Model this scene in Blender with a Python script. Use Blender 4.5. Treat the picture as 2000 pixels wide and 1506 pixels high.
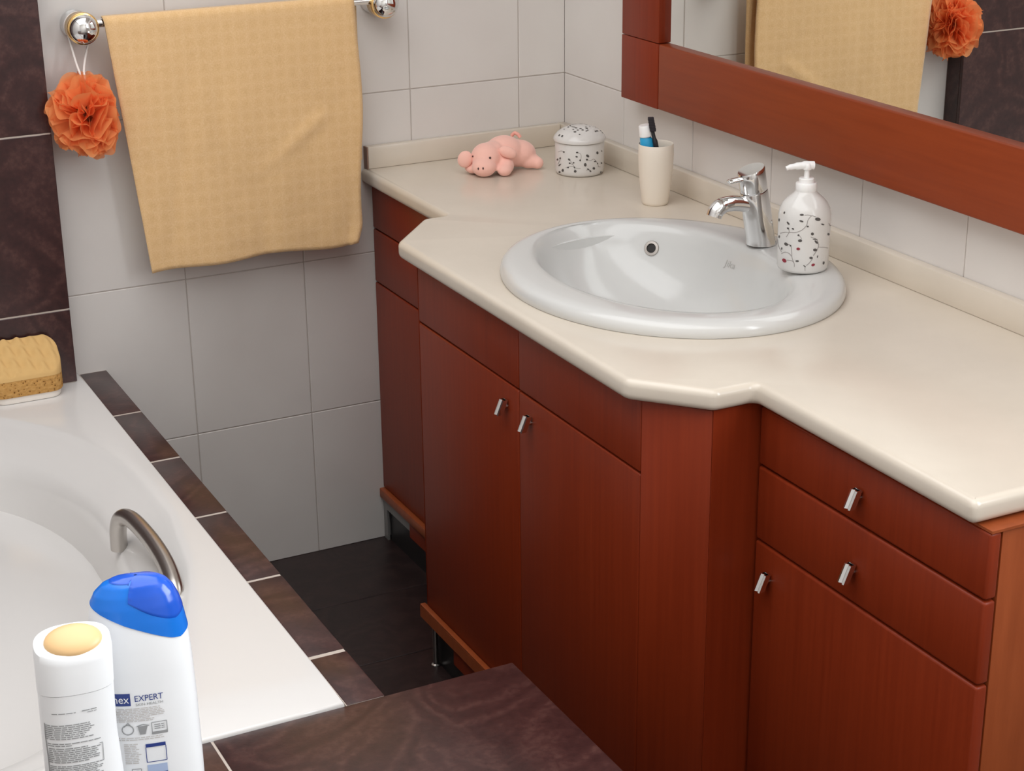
import bpy, bmesh, math, random
from mathutils import Vector, Matrix, noise

C = bpy.context.scene.collection
SC = bpy.context.scene
PI = math.pi
for o in list(bpy.data.objects):
    bpy.data.objects.remove(o, do_unlink=True)

# ------------------------------------------------------------------ camera
cam_d = bpy.data.cameras.new('camera')
cam = bpy.data.objects.new('camera', cam_d)
C.objects.link(cam)
_r = Vector((0.89211619, -0.45168034, -0.01065707))
_u = Vector((0.16841227, 0.31055914, 0.93551608))
_f = Vector((0.41924457, 0.83638382, -0.35312335))
CAM = Vector((-1.7925, -3.3085, 1.6979))
cam.matrix_world = Matrix(((_r.x, _u.x, -_f.x, CAM.x), (_r.y, _u.y, -_f.y, CAM.y),
                           (_r.z, _u.z, -_f.z, CAM.z), (0, 0, 0, 1)))
cam_d.sensor_fit = 'HORIZONTAL'
cam_d.sensor_width = 36.0
cam_d.lens = 3446.0 / 2000.0 * 36.0
cam_d.clip_start = 0.02
SC.camera = cam

# ------------------------------------------------------------------ world, lights, exposure
world = bpy.data.worlds.new('world')
SC.world = world
world.use_nodes = True
bg = world.node_tree.nodes['Background']
bg.inputs[0].default_value = (0.80, 0.88, 1.0, 1)
bg.inputs[1].default_value = 1.0

# daylight coming in through the window in the right-hand wall, beyond the vanity
WY0, WY1, WZ0, WZ1 = -3.60, -2.35, 1.20, 2.35
ld = bpy.data.lights.new('window_daylight', 'AREA')
ld.shape = 'RECTANGLE'
ld.size = WZ1 - WZ0 - 0.12
ld.size_y = WY1 - WY0 - 0.12
ld.energy = 26.0
ld.color = (0.93, 0.965, 1.0)
lo = bpy.data.objects.new('window_daylight', ld)
lo.location = (0.0, (WY0 + WY1) / 2, (WZ0 + WZ1) / 2)
lo.rotation_euler = (0, math.radians(90), 0)
C.objects.link(lo)
# broad soft overhead fill added under the ceiling, spread wide like ceiling bounce
cl_d = bpy.data.lights.new('overhead_fill', 'AREA')
cl_d.shape = 'RECTANGLE'
cl_d.size = 1.5
cl_d.size_y = 2.6
cl_d.energy = 23.0
cl_d.color = (0.97, 0.985, 1.0)
cl_o = bpy.data.objects.new('overhead_fill', cl_d)
cl_o.location = (-1.30, -1.55, 2.47)
C.objects.link(cl_o)

SC.view_settings.view_transform = 'Standard'
SC.view_settings.look = 'None'
SC.view_settings.gamma = 1.0
SC.view_settings.use_curve_mapping = False
SC.view_settings.exposure = 0.55
cy = SC.cycles
cy.use_denoising = True
cy.max_bounces = 10
cy.diffuse_bounces = 6
cy.glossy_bounces = 5
cy.transmission_bounces = 6
cy.transparent_max_bounces = 12
cy.caustics_reflective = False
cy.caustics_refractive = False
cy.sample_clamp_indirect = 6.0

# ------------------------------------------------------------------ materials
def srgb(r, g, b):
    def f(c):
        c /= 255.0
        return c / 12.92 if c <= 0.04045 else ((c + 0.055) / 1.055) ** 2.4
    return (f(r), f(g), f(b), 1)

def mat(name, col, rough=0.5, metal=0.0, spec=0.5, coat=0.0, sss=0.0):
    m = bpy.data.materials.new(name)
    m.use_nodes = True
    b = m.node_tree.nodes['Principled BSDF']
    b.inputs['Base Color'].default_value = col
    b.inputs['Roughness'].default_value = rough
    b.inputs['Metallic'].default_value = metal
    b.inputs['Specular IOR Level'].default_value = spec
    b.inputs['Coat Weight'].default_value = coat
    b.inputs['Coat Roughness'].default_value = 0.08
    if sss:
        b.inputs['Subsurface Weight'].default_value = sss
        b.inputs['Subsurface Radius'].default_value = (0.01, 0.006, 0.004)
    return m

def nd(m, kind, **kw):
    n = m.node_tree.nodes.new(kind)
    for k, v in kw.items():
        setattr(n, k, v)
    return n

def lk(m, a, b):
    m.node_tree.links.new(a, b)

def coords(m, scale=(1, 1, 1), rnd=True):
    """object-space coordinates, shifted a little per object so that alike pieces do not repeat"""
    tc = nd(m, 'ShaderNodeTexCoord')
    mp = nd(m, 'ShaderNodeMapping')
    mp.inputs['Scale'].default_value = scale
    lk(m, tc.outputs['Object'], mp.inputs['Vector'])
    if rnd:
        oi = nd(m, 'ShaderNodeObjectInfo')
        mu = nd(m, 'ShaderNodeMath', operation='MULTIPLY')
        mu.inputs[1].default_value = 17.0
        lk(m, oi.outputs['Random'], mu.inputs[0])
        cx = nd(m, 'ShaderNodeCombineXYZ')
        for i in range(3):
            lk(m, mu.outputs[0], cx.inputs[i])
        lk(m, cx.outputs[0], mp.inputs['Location'])
    return mp.outputs['Vector']

def noise_tex(m, vec, scale, detail=3, rough=0.5, dist=0.0):
    n = nd(m, 'ShaderNodeTexNoise')
    n.inputs['Scale'].default_value = scale
    n.inputs['Detail'].default_value = detail
    n.inputs['Roughness'].default_value = rough
    n.inputs['Distortion'].default_value = dist
    lk(m, vec, n.inputs['Vector'])
    return n.outputs['Fac']

def ramp(m, fac, stops):
    r = nd(m, 'ShaderNodeValToRGB')
    e = r.color_ramp.elements
    while len(e) < len(stops):
        e.new(0.5)
    for k, (p, c) in enumerate(stops):
        e[k].position = p
        e[k].color = c
    lk(m, fac, r.inputs['Fac'])
    return r.outputs['Color']

def bump(m, fac, strength, dist=0.002):
    b = nd(m, 'ShaderNodeBump')
    b.inputs['Strength'].default_value = strength
    b.inputs['Distance'].default_value = dist
    lk(m, fac, b.inputs['Height'])
    lk(m, b.outputs['Normal'], m.node_tree.nodes['Principled BSDF'].inputs['Normal'])

def base(m, col):
    lk(m, col, m.node_tree.nodes['Principled BSDF'].inputs['Base Color'])

def cherry(name, scale, dark=(0.190, 0.0215, 0.0050), light=(0.236, 0.0300, 0.0075)):
    m = mat(name, (0.2, 0.05, 0.02, 1), 0.40, spec=0.28)
    v = coords(m, scale)
    n1 = noise_tex(m, v, 1.0, 5, 0.6)
    base(m, ramp(m, n1, [(0.25, (*dark, 1)), (0.75, (*light, 1))]))
    bump(m, n1, 0.05, 0.0006)
    return m

M = {}
M['wood_v'] = cherry('cherry_veneer_upright', (110, 110, 3))
M['wood_y'] = cherry('cherry_veneer_along', (90, 5, 110), (0.215, 0.034, 0.0070), (0.262, 0.045, 0.0100))
M['wood_edge'] = cherry('cherry_edge', (60, 60, 6), (0.255, 0.055, 0.0150), (0.335, 0.078, 0.023))

M['tile'] = mat('white_wall_tile', srgb(218, 213, 209), 0.28, spec=0.5)
_v = coords(M['tile'], (1, 1, 1))
_n = noise_tex(M['tile'], _v, 5, 3)
base(M['tile'], ramp(M['tile'], _n, [(0.3, srgb(215, 210, 206)), (0.7, srgb(221, 217, 213))]))
bump(M['tile'], noise_tex(M['tile'], _v, 9, 2), 0.06, 0.002)
M['grout'] = mat('grey_grout', srgb(186, 178, 172), 0.8)
M['plaster'] = mat('white_plaster', srgb(226, 222, 216), 0.7)
M['ceiling'] = mat('ceiling_paint', srgb(235, 232, 226), 0.8)

def dark_tile(name, c0, c1, c2, rough):
    m = mat(name, c1, rough, spec=0.5)
    v = coords(m, (1, 1, 1))
    big = noise_tex(m, v, 4.5, 2, 0.5, 0.6)
    mul = nd(m, 'ShaderNodeMath', operation='MULTIPLY')
    mul.inputs[1].default_value = 62.0
    lk(m, big, mul.inputs[0])
    sn = nd(m, 'ShaderNodeMath', operation='SINE')
    lk(m, mul.outputs[0], sn.inputs[0])
    fine = noise_tex(m, v, 90, 4, 0.65)
    mx = nd(m, 'ShaderNodeMath', operation='MULTIPLY_ADD')
    lk(m, sn.outputs[0], mx.inputs[0])
    mx.inputs[1].default_value = 0.15
    lk(m, fine, mx.inputs[2])
    base(m, ramp(m, mx.outputs[0], [(0.25, c0), (0.55, c1), (0.85, c2)]))
    bump(m, mx.outputs[0], 0.15, 0.0012)
    return m

M['dark'] = dark_tile('dark_wood_look_tile', srgb(48, 27, 27), srgb(60, 35, 34), srgb(80, 53, 49), 0.30)
M['floor'] = dark_tile('dark_floor_tile', srgb(34, 23, 23), srgb(42, 29, 28), srgb(52, 37, 35), 0.36)
M['pale_grout'] = mat('pale_grout', srgb(190, 178, 168), 0.8)
M['dark_grout'] = mat('dim_grout', srgb(120, 104, 98), 0.85)

M['counter'] = mat('cream_stone', srgb(226, 213, 196), 0.20, spec=0.5)
_v = coords(M['counter'], (1, 1, 1), False)
base(M['counter'], ramp(M['counter'], noise_tex(M['counter'], _v, 6, 4, 0.6),
     [(0.3, srgb(208, 198, 184)), (0.7, srgb(214, 204, 190))]))
M['porcelain'] = mat('white_porcelain', srgb(204, 204, 202), 0.16, spec=0.5)
M['acrylic'] = mat('white_acrylic', srgb(221, 219, 217), 0.16, spec=0.5)
M['chrome'] = mat('chrome', (0.78, 0.78, 0.78, 1), 0.07, 1.0)
M['steel'] = mat('brushed_steel', (0.52, 0.49, 0.46, 1), 0.28, 1.0)
M['gold'] = mat('gold_ring', (0.82, 0.53, 0.22, 1), 0.16, 1.0)
M['mirror'] = mat('mirror_silver', (0.90, 0.92, 0.90, 1), 0.0, 1.0)
M['hole'] = mat('dark_hole', (0.012, 0.010, 0.009, 1), 0.6)
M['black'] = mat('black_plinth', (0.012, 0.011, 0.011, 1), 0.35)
M['greytrim'] = mat('grey_aluminium', (0.26, 0.25, 0.24, 1), 0.45, 0.3)
M['logo'] = mat('grey_print', srgb(178, 176, 172), 0.4)

M['towel'] = mat('mustard_terry', srgb(222, 180, 124), 0.95, spec=0.1)
_m = M['towel']
_b = _m.node_tree.nodes['Principled BSDF']
_b.inputs['Sheen Weight'].default_value = 0.35
_v = coords(_m, (1, 1, 1), False)
_sx = nd(_m, 'ShaderNodeSeparateXYZ'); lk(_m, _v, _sx.inputs[0])
def _wave(axis, freq):
    a = nd(_m, 'ShaderNodeMath', operation='MULTIPLY'); a.inputs[1].default_value = freq
    lk(_m, _sx.outputs[axis], a.inputs[0])
    s = nd(_m, 'ShaderNodeMath', operation='SINE'); lk(_m, a.outputs[0], s.inputs[0])
    return s.outputs[0]
_p = nd(_m, 'ShaderNodeMath', operation='MULTIPLY')
lk(_m, _wave(0, 2 * PI / 0.05), _p.inputs[0]); lk(_m, _wave(2, 2 * PI / 0.05), _p.inputs[1])
_pa = nd(_m, 'ShaderNodeMath', operation='ABSOLUTE'); lk(_m, _p.outputs[0], _pa.inputs[0])
_fn = noise_tex(_m, _v, 420, 2, 0.6)
_ad = nd(_m, 'ShaderNodeMath', operation='MULTIPLY_ADD')
lk(_m, _pa.outputs[0], _ad.inputs[0]); _ad.inputs[1].default_value = -0.17; lk(_m, _fn, _ad.inputs[2])
base(_m, ramp(_m, _ad.outputs[0], [(0.10, srgb(216, 176, 124)), (0.45, srgb(226, 188, 138)), (0.8, srgb(234, 200, 154))]))
bump(_m, _ad.outputs[0], 0.4, 0.0015)

M['sponge'] = mat('yellow_sponge', srgb(214, 176, 118), 0.95, spec=0.1)
M['sponge_side'] = mat('porous_sponge', srgb(206, 154, 84), 0.95, spec=0.1)
_m = M['sponge_side']
_v = coords(_m, (1, 1, 1), False)
_vo = nd(_m, 'ShaderNodeTexVoronoi'); _vo.inputs['Scale'].default_value = 170; lk(_m, _v, _vo.inputs['Vector'])
_nn = noise_tex(_m, _v, 130, 3)
_mm = nd(_m, 'ShaderNodeMath', operation='MULTIPLY'); lk(_m, _vo.outputs['Distance'], _mm.inputs[0]); lk(_m, _nn, _mm.inputs[1])
base(_m, ramp(_m, _mm.outputs[0], [(0.05, srgb(104, 66, 32)), (0.14, srgb(188, 142, 82)), (0.5, srgb(198, 154, 94))]))
bump(_m, _mm.outputs[0], 0.8, 0.004)
M['pad'] = mat('white_pad', srgb(232, 226, 218), 0.7)

M['pouf'] = mat('orange_mesh_netting', srgb(255, 176, 112), 0.5, spec=0.3)
_b = M['pouf'].node_tree.nodes['Principled BSDF']
_b.inputs['Alpha'].default_value = 0.72
_tr = nd(M['pouf'], 'ShaderNodeBsdfTranslucent'); _tr.inputs['Color'].default_value = srgb(255, 160, 105)
_mxs = nd(M['pouf'], 'ShaderNodeMixShader'); _mxs.inputs[0].default_value = 0.35
lk(M['pouf'], _b.outputs[0], _mxs.inputs[1]); lk(M['pouf'], _tr.outputs[0], _mxs.inputs[2])
lk(M['pouf'], _mxs.outputs[0], M['pouf'].node_tree.nodes['Material Output'].inputs['Surface'])
M['cord'] = mat('white_cord', srgb(236, 226, 220), 0.7)
M['plush'] = mat('pink_plush', srgb(244, 192, 178), 0.95, spec=0.1)
M['plush'].node_tree.nodes['Principled BSDF'].inputs['Sheen Weight'].default_value = 0.4
M['plush_dark'] = mat('dark_pink_plush', srgb(236, 172, 158), 0.95, spec=0.1)
M['eye'] = mat('dark_thread', srgb(70, 40, 38), 0.4)
M['ceramic'] = mat('white_ceramic', srgb(216, 214, 211), 0.16, spec=0.5)
M['leaf'] = mat('grey_leaf_print', srgb(82, 78, 76), 0.4)
M['stem'] = mat('thin_stem_print', srgb(150, 144, 142), 0.4)
M['bud'] = mat('red_bud_print', srgb(140, 40, 56), 0.4)
M['cup'] = mat('cream_plastic', srgb(234, 224, 210), 0.42)
M['white_plastic'] = mat('white_plastic', srgb(240, 239, 238), 0.35, sss=0.1)
M['bottle'] = mat('white_bottle_plastic', srgb(239, 242, 245), 0.28, spec=0.5)
M['bluecap'] = mat('blue_cap', srgb(10, 112, 214), 0.22, spec=0.5)
M['bluelid'] = mat('deep_blue_lid', srgb(24, 84, 196), 0.18, spec=0.5)
M['tan'] = mat('tan_cap', srgb(226, 188, 136), 0.4)
M['navy'] = mat('navy_print', srgb(42, 62, 132), 0.4)
M['ltblue'] = mat('light_blue_print', srgb(170, 188, 220), 0.4)
M['greyprint'] = mat('grey_text_print', srgb(150, 152, 154), 0.5)
M['warmgrey'] = mat('pale_text_print', srgb(196, 192, 190), 0.5)
M['whiteprint'] = mat('white_print', srgb(240, 240, 244), 0.4)
M['tubeblue'] = mat('blue_tube', srgb(40, 160, 210), 0.35)
M['brush'] = mat('black_toothbrush', srgb(40, 38, 42), 0.4)
M['bristle'] = mat('dark_bristles', srgb(34, 28, 34), 0.8)
M['glass'] = mat('window_glass', (1, 1, 1, 1), 0.0)
M['glass'].node_tree.nodes['Principled BSDF'].inputs['Transmission Weight'].default_value = 1.0

# ------------------------------------------------------------------ mesh helpers
def finish(bm, smooth=True, angle=35):
    bmesh.ops.recalc_face_normals(bm, faces=bm.faces)
    if smooth:
        a = math.radians(angle)
        for f in bm.faces:
            f.smooth = True
        for e in bm.edges:
            if len(e.link_faces) == 2:
                e.smooth = e.calc_face_angle(0) < a
    return bm

def mesh_of(bm, name, m, **kw):
    finish(bm, **kw)
    me = bpy.data.meshes.new(name)
    bm.to_mesh(me)
    bm.free()
    for x in (m if isinstance(m, (list, tuple)) else [m]):
        me.materials.append(x)
    return me

def link(name, me, parent=None, loc=(0, 0, 0), rot=None):
    o = bpy.data.objects.new(name, me)
    C.objects.link(o)
    o.location = loc
    if rot:
        o.rotation_euler = rot
    if parent:
        o.parent = parent
    return o

def obj(name, bm, m, parent=None, loc=(0, 0, 0), rot=None, **kw):
    return link(name, mesh_of(bm, name, m, **kw), parent, loc, rot)

def thing(name, label, cat, loc=(0, 0, 0), rotz=0.0, group=None):
    o = bpy.data.objects.new(name, None)
    o.empty_display_size = 0.05
    C.objects.link(o)
    o.location = loc
    o.rotation_euler = (0, 0, rotz)
    return tag(o, label, cat, group)

def tag(o, label, cat, group=None):
    o['label'] = label
    o['category'] = cat
    if group:
        o['group'] = group
    return o

def struct(o):
    o['kind'] = 'structure'
    return o

def bx(bm, x0, x1, y0, y1, z0, z1, bev=0.0, seg=2):
    """axis-aligned box with rounded edges"""
    t = bmesh.new()
    bmesh.ops.create_cube(t, size=1)
    for v in t.verts:
        v.co = Vector(((x0 + x1) / 2 + v.co.x * (x1 - x0), (y0 + y1) / 2 + v.co.y * (y1 - y0), (z0 + z1) / 2 + v.co.z * (z1 - z0)))
    if bev > 0:
        bmesh.ops.bevel(t, geom=t.edges[:], offset=bev, segments=seg, affect='EDGES', profile=0.5)
    merge(bm, t)
    return bm

def merge(bm, t):
    me = bpy.data.meshes.new('tmp')
    t.to_mesh(me)
    t.free()
    bm.from_mesh(me)
    bpy.data.meshes.remove(me)

def box(*a, **k):
    return bx(bmesh.new(), *a, **k)

def prism(pts, z0, z1, bev=0.0, seg=2):
    bm = bmesh.new()
    lo_ = [bm.verts.new((x, y, z0)) for x, y in pts]
    hi_ = [bm.verts.new((x, y, z1)) for x, y in pts]
    n = len(pts)
    bm.faces.new(lo_[::-1]); bm.faces.new(hi_)
    for i in range(n):
        bm.faces.new((lo_[i], lo_[(i + 1) % n], hi_[(i + 1) % n], hi_[i]))
    bmesh.ops.recalc_face_normals(bm, faces=bm.faces)
    if bev:
        bmesh.ops.bevel(bm, geom=bm.edges[:], offset=bev, segments=seg, affect='EDGES', profile=0.5)
    return bm

def loft(rings, close_start=True, close_end=True, bm=None):
    bm = bm or bmesh.new()
    vs = [[bm.verts.new(p) for p in r] for r in rings]
    n = len(rings[0])
    for a, b in zip(vs, vs[1:]):
        for i in range(n):
            bm.faces.new((a[i], a[(i + 1) % n], b[(i + 1) % n], b[i]))
    if close_start:
        bm.faces.new(vs[0][::-1])
    if close_end:
        bm.faces.new(vs[-1])
    return bm

def lathe(prof, n=48, close_start=True, close_end=True, bm=None):
    return loft([[(r * math.cos(2 * PI * i / n), r * math.sin(2 * PI * i / n), z) for i in range(n)] for r, z in prof],
                close_start, close_end, bm)

def tube(pts, rad, n=14, bm=None, cap=True):
    bm = bm or bmesh.new()
    pts = [Vector(p) for p in pts]
    rs = rad if isinstance(rad, (list, tuple)) else [rad] * len(pts)
    rings = []
    ref = None
    for i, p in enumerate(pts):
        t = (pts[min(i + 1, len(pts) - 1)] - pts[max(i - 1, 0)]).normalized()
        if ref is None:
            ref = t.orthogonal().normalized()
        u = (ref - t * ref.dot(t)).normalized()
        ref = u
        w = t.cross(u)
        rings.append([p + (u * math.cos(2 * PI * k / n) + w * math.sin(2 * PI * k / n)) * rs[i] for k in range(n)])
    return loft(rings, cap, cap, bm)

def smooth_path(pts, k=8):
    """Catmull-Rom through the points"""
    P = [Vector(p) for p in pts]
    P = [P[0] * 2 - P[1]] + P + [P[-1] * 2 - P[-2]]
    out = []
    for i in range(1, len(P) - 2):
        a, b, c, d = P[i - 1:i + 3]
        for j in range(k):
            t = j / k
            out.append(0.5 * ((2 * b) + (c - a) * t + (2 * a - 5 * b + 4 * c - d) * t * t + (3 * b - a - 3 * c + d) * t ** 3))
    out.append(P[-2])
    return out

def ellipsoid(bm, c, r, rot=None, seg=20):
    t = bmesh.new()
    bmesh.ops.create_uvsphere(t, u_segments=seg, v_segments=seg // 2 + 2, radius=1)
    S = Matrix.Diagonal((*r, 1))
    T = Matrix.Translation(c) @ (rot.to_4x4() if rot else Matrix.Identity(4)) @ S
    bmesh.ops.transform(t, matrix=T, verts=t.verts)
    merge(bm, t)
    return bm

def text_mesh(body, size):
    """flat lettering as a list of (verts, faces); lower-left corner at the origin"""
    cu = bpy.data.curves.new('lettering', 'FONT')
    cu.body = body
    cu.size = size
    cu.resolution_u = 3
    o = bpy.data.objects.new('lettering', cu)
    C.objects.link(o)
    dg = bpy.context.evaluated_depsgraph_get()
    dg.update()
    me = bpy.data.meshes.new_from_object(o.evaluated_get(dg))
    v = [tuple(p.co) for p in me.vertices]
    f = [tuple(p.vertices) for p in me.polygons]
    bpy.data.objects.remove(o)
    bpy.data.curves.remove(cu)
    bpy.data.meshes.remove(me)
    x0 = min(p[0] for p in v); y0 = min(p[1] for p in v)
    x1 = max(p[0] for p in v)
    return [(x - x0, y - y0) for x, y, z in v], f, x1 - x0

def disc2(cx, cy_, rx, ry, rot=0, n=10):
    c, s = math.cos(rot), math.sin(rot)
    return [(cx + rx * math.cos(a) * c - ry * math.sin(a) * s, cy_ + rx * math.cos(a) * s + ry * math.sin(a) * c)
            for a in [2 * PI * i / n for i in range(n)]]

def ribbon2(pts, w):
    """list of quads following a polyline in the plane"""
    P = [Vector((p[0], p[1])) for p in pts]
    q = []
    for a, b in zip(P, P[1:]):
        d = (b - a)
        if d.length < 1e-9:
            continue
        d.normalize()
        n = Vector((-d.y, d.x)) * w / 2
        q.append([tuple(a + n), tuple(a - n), tuple(b - n), tuple(b + n)])
    return q

def rect2(x0, x1, y0, y1, nx=6):
    return [[(x0 + (x1 - x0) * i / nx, y0), (x0 + (x1 - x0) * (i + 1) / nx, y0),
             (x0 + (x1 - x0) * (i + 1) / nx, y1), (x0 + (x1 - x0) * i / nx, y1)] for i in range(nx)]

def print_on(polys, surf, lift=0.0003):
    """polys in (u, v) laid onto a surface given by surf(u, v) -> (point, normal)"""
    bm = bmesh.new()
    for p in polys:
        vs = []
        for (u, v) in p:
            q, n = surf(u, v)
            vs.append(bm.verts.new(q + n * lift))
        try:
            bm.faces.new(vs)
        except ValueError:
            pass
    return bm

# ------------------------------------------------------------------ room shell
XL, YF, ZC = -2.15, -4.1, 2.5          # left wall, front wall (behind the camera), ceiling
ZR = 0.502                             # bath rim
COLX, COLD = -1.107, 0.055             # dark tiled pier on the back wall: its right edge and its depth

fl = obj('floor', box(XL, 0.0, YF, 0.0, -0.06, -0.004), M['dark_grout'])
struct(fl)
ts = mesh_of(box(0, 0.898, 0, 0.2545, -0.012, 0, bev=0.0012, seg=1), 'floor_tile', M['floor'])
for j in range(16):
    for i in range(1):
        link('floor_tile', ts, fl, (-1.029, -0.2565 * (j + 1) + 0.004, 0))

struct(obj('ceiling', box(XL, 0.0, YF, 0.0, ZC, ZC + 0.06), M['ceiling']))
struct(obj('wall_left', box(XL - 0.1, XL, YF, 0.1, -0.06, ZC + 0.06), mat('grey_wall_paint', srgb(200, 196, 192), 0.7)))
struct(obj('wall_front', box(XL, 0.1, YF - 0.1, YF, -0.06, ZC + 0.06), M['plaster']))

wb = obj('wall_back', box(XL - 0.1, 0.1, 0.0015, 0.1, -0.06, ZC + 0.06), M['grout'])
struct(wb)
TW, TH, G = 0.2502, 0.33333, 0.0022
xj = [-0.1095 - TW * k for k in range(4)]
cols = [(xj[0] + G / 2, 0.0)] + [(xj[k] - TW + G / 2, xj[k] - G / 2) for k in range(3)] + [(COLX + 0.0005, xj[3] - G / 2)]
zj = [0.9912 + TH * k for k in range(-3, 5)]
rows = [(max(zj[k] + G / 2, 0.0), zj[k + 1] - G / 2) for k in range(7)]
rows.append((zj[7] + G / 2, ZC))
rows = [(a, min(b, ZC)) for a, b in rows if a < ZC - 0.01]
for (x0, x1) in cols:
    for (z0, z1) in rows:
        me = mesh_of(box(0, x1 - x0, 0, 0.008, 0, z1 - z0, bev=0.0009, seg=1), 'tile', M['tile'])
        link('tile', me, wb, (x0, 0, z0))

# right wall with the window opening beyond the vanity
rw = bmesh.new()
bx(rw, 0.0015, 0.1, WY1, 0.0, -0.06, ZC + 0.06)
bx(rw, 0.0015, 0.1, YF, WY0, -0.06, ZC + 0.06)
bx(rw, 0.0015, 0.1, WY0, WY1, -0.06, WZ0)
bx(rw, 0.0015, 0.1, WY0, WY1, WZ1, ZC + 0.06)
wr = struct(obj('wall_right', rw, M['grout']))
RT = 0.2602
yj = [-0.2507 - RT * k for k in range(8)]
ycols = [(yj[0] + G / 2, 0.0)] + [(yj[k + 1] + G / 2, yj[k] - G / 2) for k in range(7)]
rtile = {}
for (y0, y1) in ycols:
    for (z0, z1) in rows:
        key = (round(y1 - y0, 4), round(z1 - z0, 4))
        if key not in rtile:
            rtile[key] = mesh_of(box(0, 0.008, 0, y1 - y0, 0, z1 - z0, bev=0.0009, seg=1), 'tile', M['tile'])
        link('tile', rtile[key], wr, (0, y0, z0))

# window frame (beyond the picture, source of the daylight)
wf = bmesh.new()
for (a, b, c, d) in ((WY0, WY0 + .05, WZ0, WZ1), (WY1 - .05, WY1, WZ0, WZ1), (WY0 + .05, WY1 - .05, WZ0, WZ0 + .05), (WY0 + .05, WY1 - .05, WZ1 - .05, WZ1)):
    bx(wf, 0.03, 0.08, a, b, c, d, bev=0.004)
w1 = struct(obj('window_1', wf, M['white_plastic']))
obj('pane', box(0.05, 0.056, WY0 + .05, WY1 - .05, WZ0 + .05, WZ1 - .05), M['glass'], w1)

# dark tiled pier
pier = struct(obj('trim_1', box(XL, COLX - 0.002, -COLD + 0.0012, 0.0015, ZR + 0.0005, ZC), M['pale_grout']))
zk = [-0.031 + 0.341 * k for k in range(9)]
for k in range(8):
    z0, z1 = max(zk[k], ZR) + 0.0016, min(zk[k + 1], ZC) - 0.0016
    if z1 - z0 < 0.02:
        continue
    xs = [COLX, COLX - 0.52, XL]
    for a, b in zip(xs, xs[1:]):
        me = mesh_of(box(0, a - b - 0.0024, 0, 0.009, 0, z1 - z0, bev=0.0008, seg=1), 'tile', M['dark'])
        link('tile', me, pier, (b + 0.0024 if b != XL else b, -COLD, z0))
    me = mesh_of(box(0, 0.006, 0, COLD - 0.0105, 0, z1 - z0, bev=0.0005, seg=1), 'tile', M['dark'])
    link('tile', me, pier, (COLX - 0.006, -COLD + 0.0095, z0))

# half wall behind the bath's near end (below the picture) that carries the two bottles
hw = struct(obj('trim_2', box(XL, -1.44, -2.35, -1.945, 0.0, 0.772), M['pale_grout']))
for k in range(2):
    x0 = XL + 0.355 * k
    link('tile', mesh_of(box(0, 0.3526, 0, 0.405, 0, 0.008, bev=0.0008, seg=1), 'tile', M['dark']), hw, (x0, -2.35, 0.772))
HWZ = 0.780

# ------------------------------------------------------------------ bath surround and bath
ZT = 0.498
XO, XI, YL = -1.0371, -1.0902, -1.4178
sur = thing('bath_surround', 'dark wood-look tiled edging and ledge built around the white bath', 'bath surround', (0, 0, 0))
core = bmesh.new()
bx(core, XI - 0.001, XO - 0.0012, YL + 0.001, -0.003, 0.0, ZT - 0.0008)
bx(core, XL + .004, -0.857, -1.943, YL - 0.001, 0.0, ZT - 0.0012)
obj('grout_bed', core, M['pale_grout'], sur)
yjs = [-0.002, -0.257, -0.5035, -0.762, -1.0185, -1.277, YL]
for a, b in zip(yjs, yjs[1:]):
    me = mesh_of(box(0, XO - XI, 0, a - b - 0.006, -0.01, 0, bev=0.0012, seg=2), 'tile', M['dark'])
    link('tile', me, sur, (XI, b + (0.003 if b != YL else 0.001), ZT))
    me = mesh_of(box(0, 0.008, 0, a - b - 0.004, 0, ZT - 0.012, bev=0.001, seg=1), 'tile', M['dark'])
    link('tile', me, sur, (XO - 0.0085, b + 0.002, 0.0))
for (x0, x1) in ((-1.2735 + 0.0015, -0.8489), (-1.70, -1.2735 - 0.0015), (XL + .004, -1.7035)):
    me = mesh_of(box(0, x1 - x0, 0, 1.9435 + YL, -0.01, 0, bev=0.0016, seg=2), 'tile', M['dark'])
    link('tile', me, sur, (x0, -1.9435, ZT))
for k in range(2):
    link('tile', mesh_of(box(0, 0.008, 0, 0.261, 0, ZT - 0.012, bev=0.001, seg=1), 'tile', M['dark']), sur, (-0.857, -1.943 + 0.263 * k, 0.0))
link('tile', mesh_of(box(0, -0.858 - XO, 0, 0.008, 0, ZT - 0.012, bev=0.001, seg=1), 'tile', M['dark']), sur, (XO, YL - 0.0005, 0.0))

def super_ring(cx, cy_, a, b, n_exp, z, n=96):
    r = []
    for i in range(n):
        t = 2 * PI * i / n
        c, s = math.cos(t), math.sin(t)
        r.append((cx + a * math.copysign(abs(c) ** (2 / n_exp), c), cy_ + b * math.copysign(abs(s) ** (2 / n_exp), s), z))
    return r

def rect_ring(x0, x1, y0, y1, z, rad, n=96):
    """rounded rectangle sampled by the same angles as the rings inside it"""
    cx, cy_ = (x0 + x1) / 2, (y0 + y1) / 2
    a, b = (x1 - x0) / 2, (y1 - y0) / 2
    r = []
    for i in range(n):
        t = 2 * PI * i / n
        c, s = math.cos(t) * a, math.sin(t) * b
        k = min(a / abs(c) if abs(c) > 1e-9 else 9e9, b / abs(s) if abs(s) > 1e-9 else 9e9)
        px, py = c * k, s * k
        ax, ay = a - rad, b - rad
        if abs(px) > ax and abs(py) > ay:
            d = Vector((abs(px) - ax, abs(py) - ay))
            d = d.normalized() * rad
            px, py = math.copysign(ax + d.x, px), math.copysign(ay + d.y, py)
        r.append((cx + px, cy_ + py, z))
    return r

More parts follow.
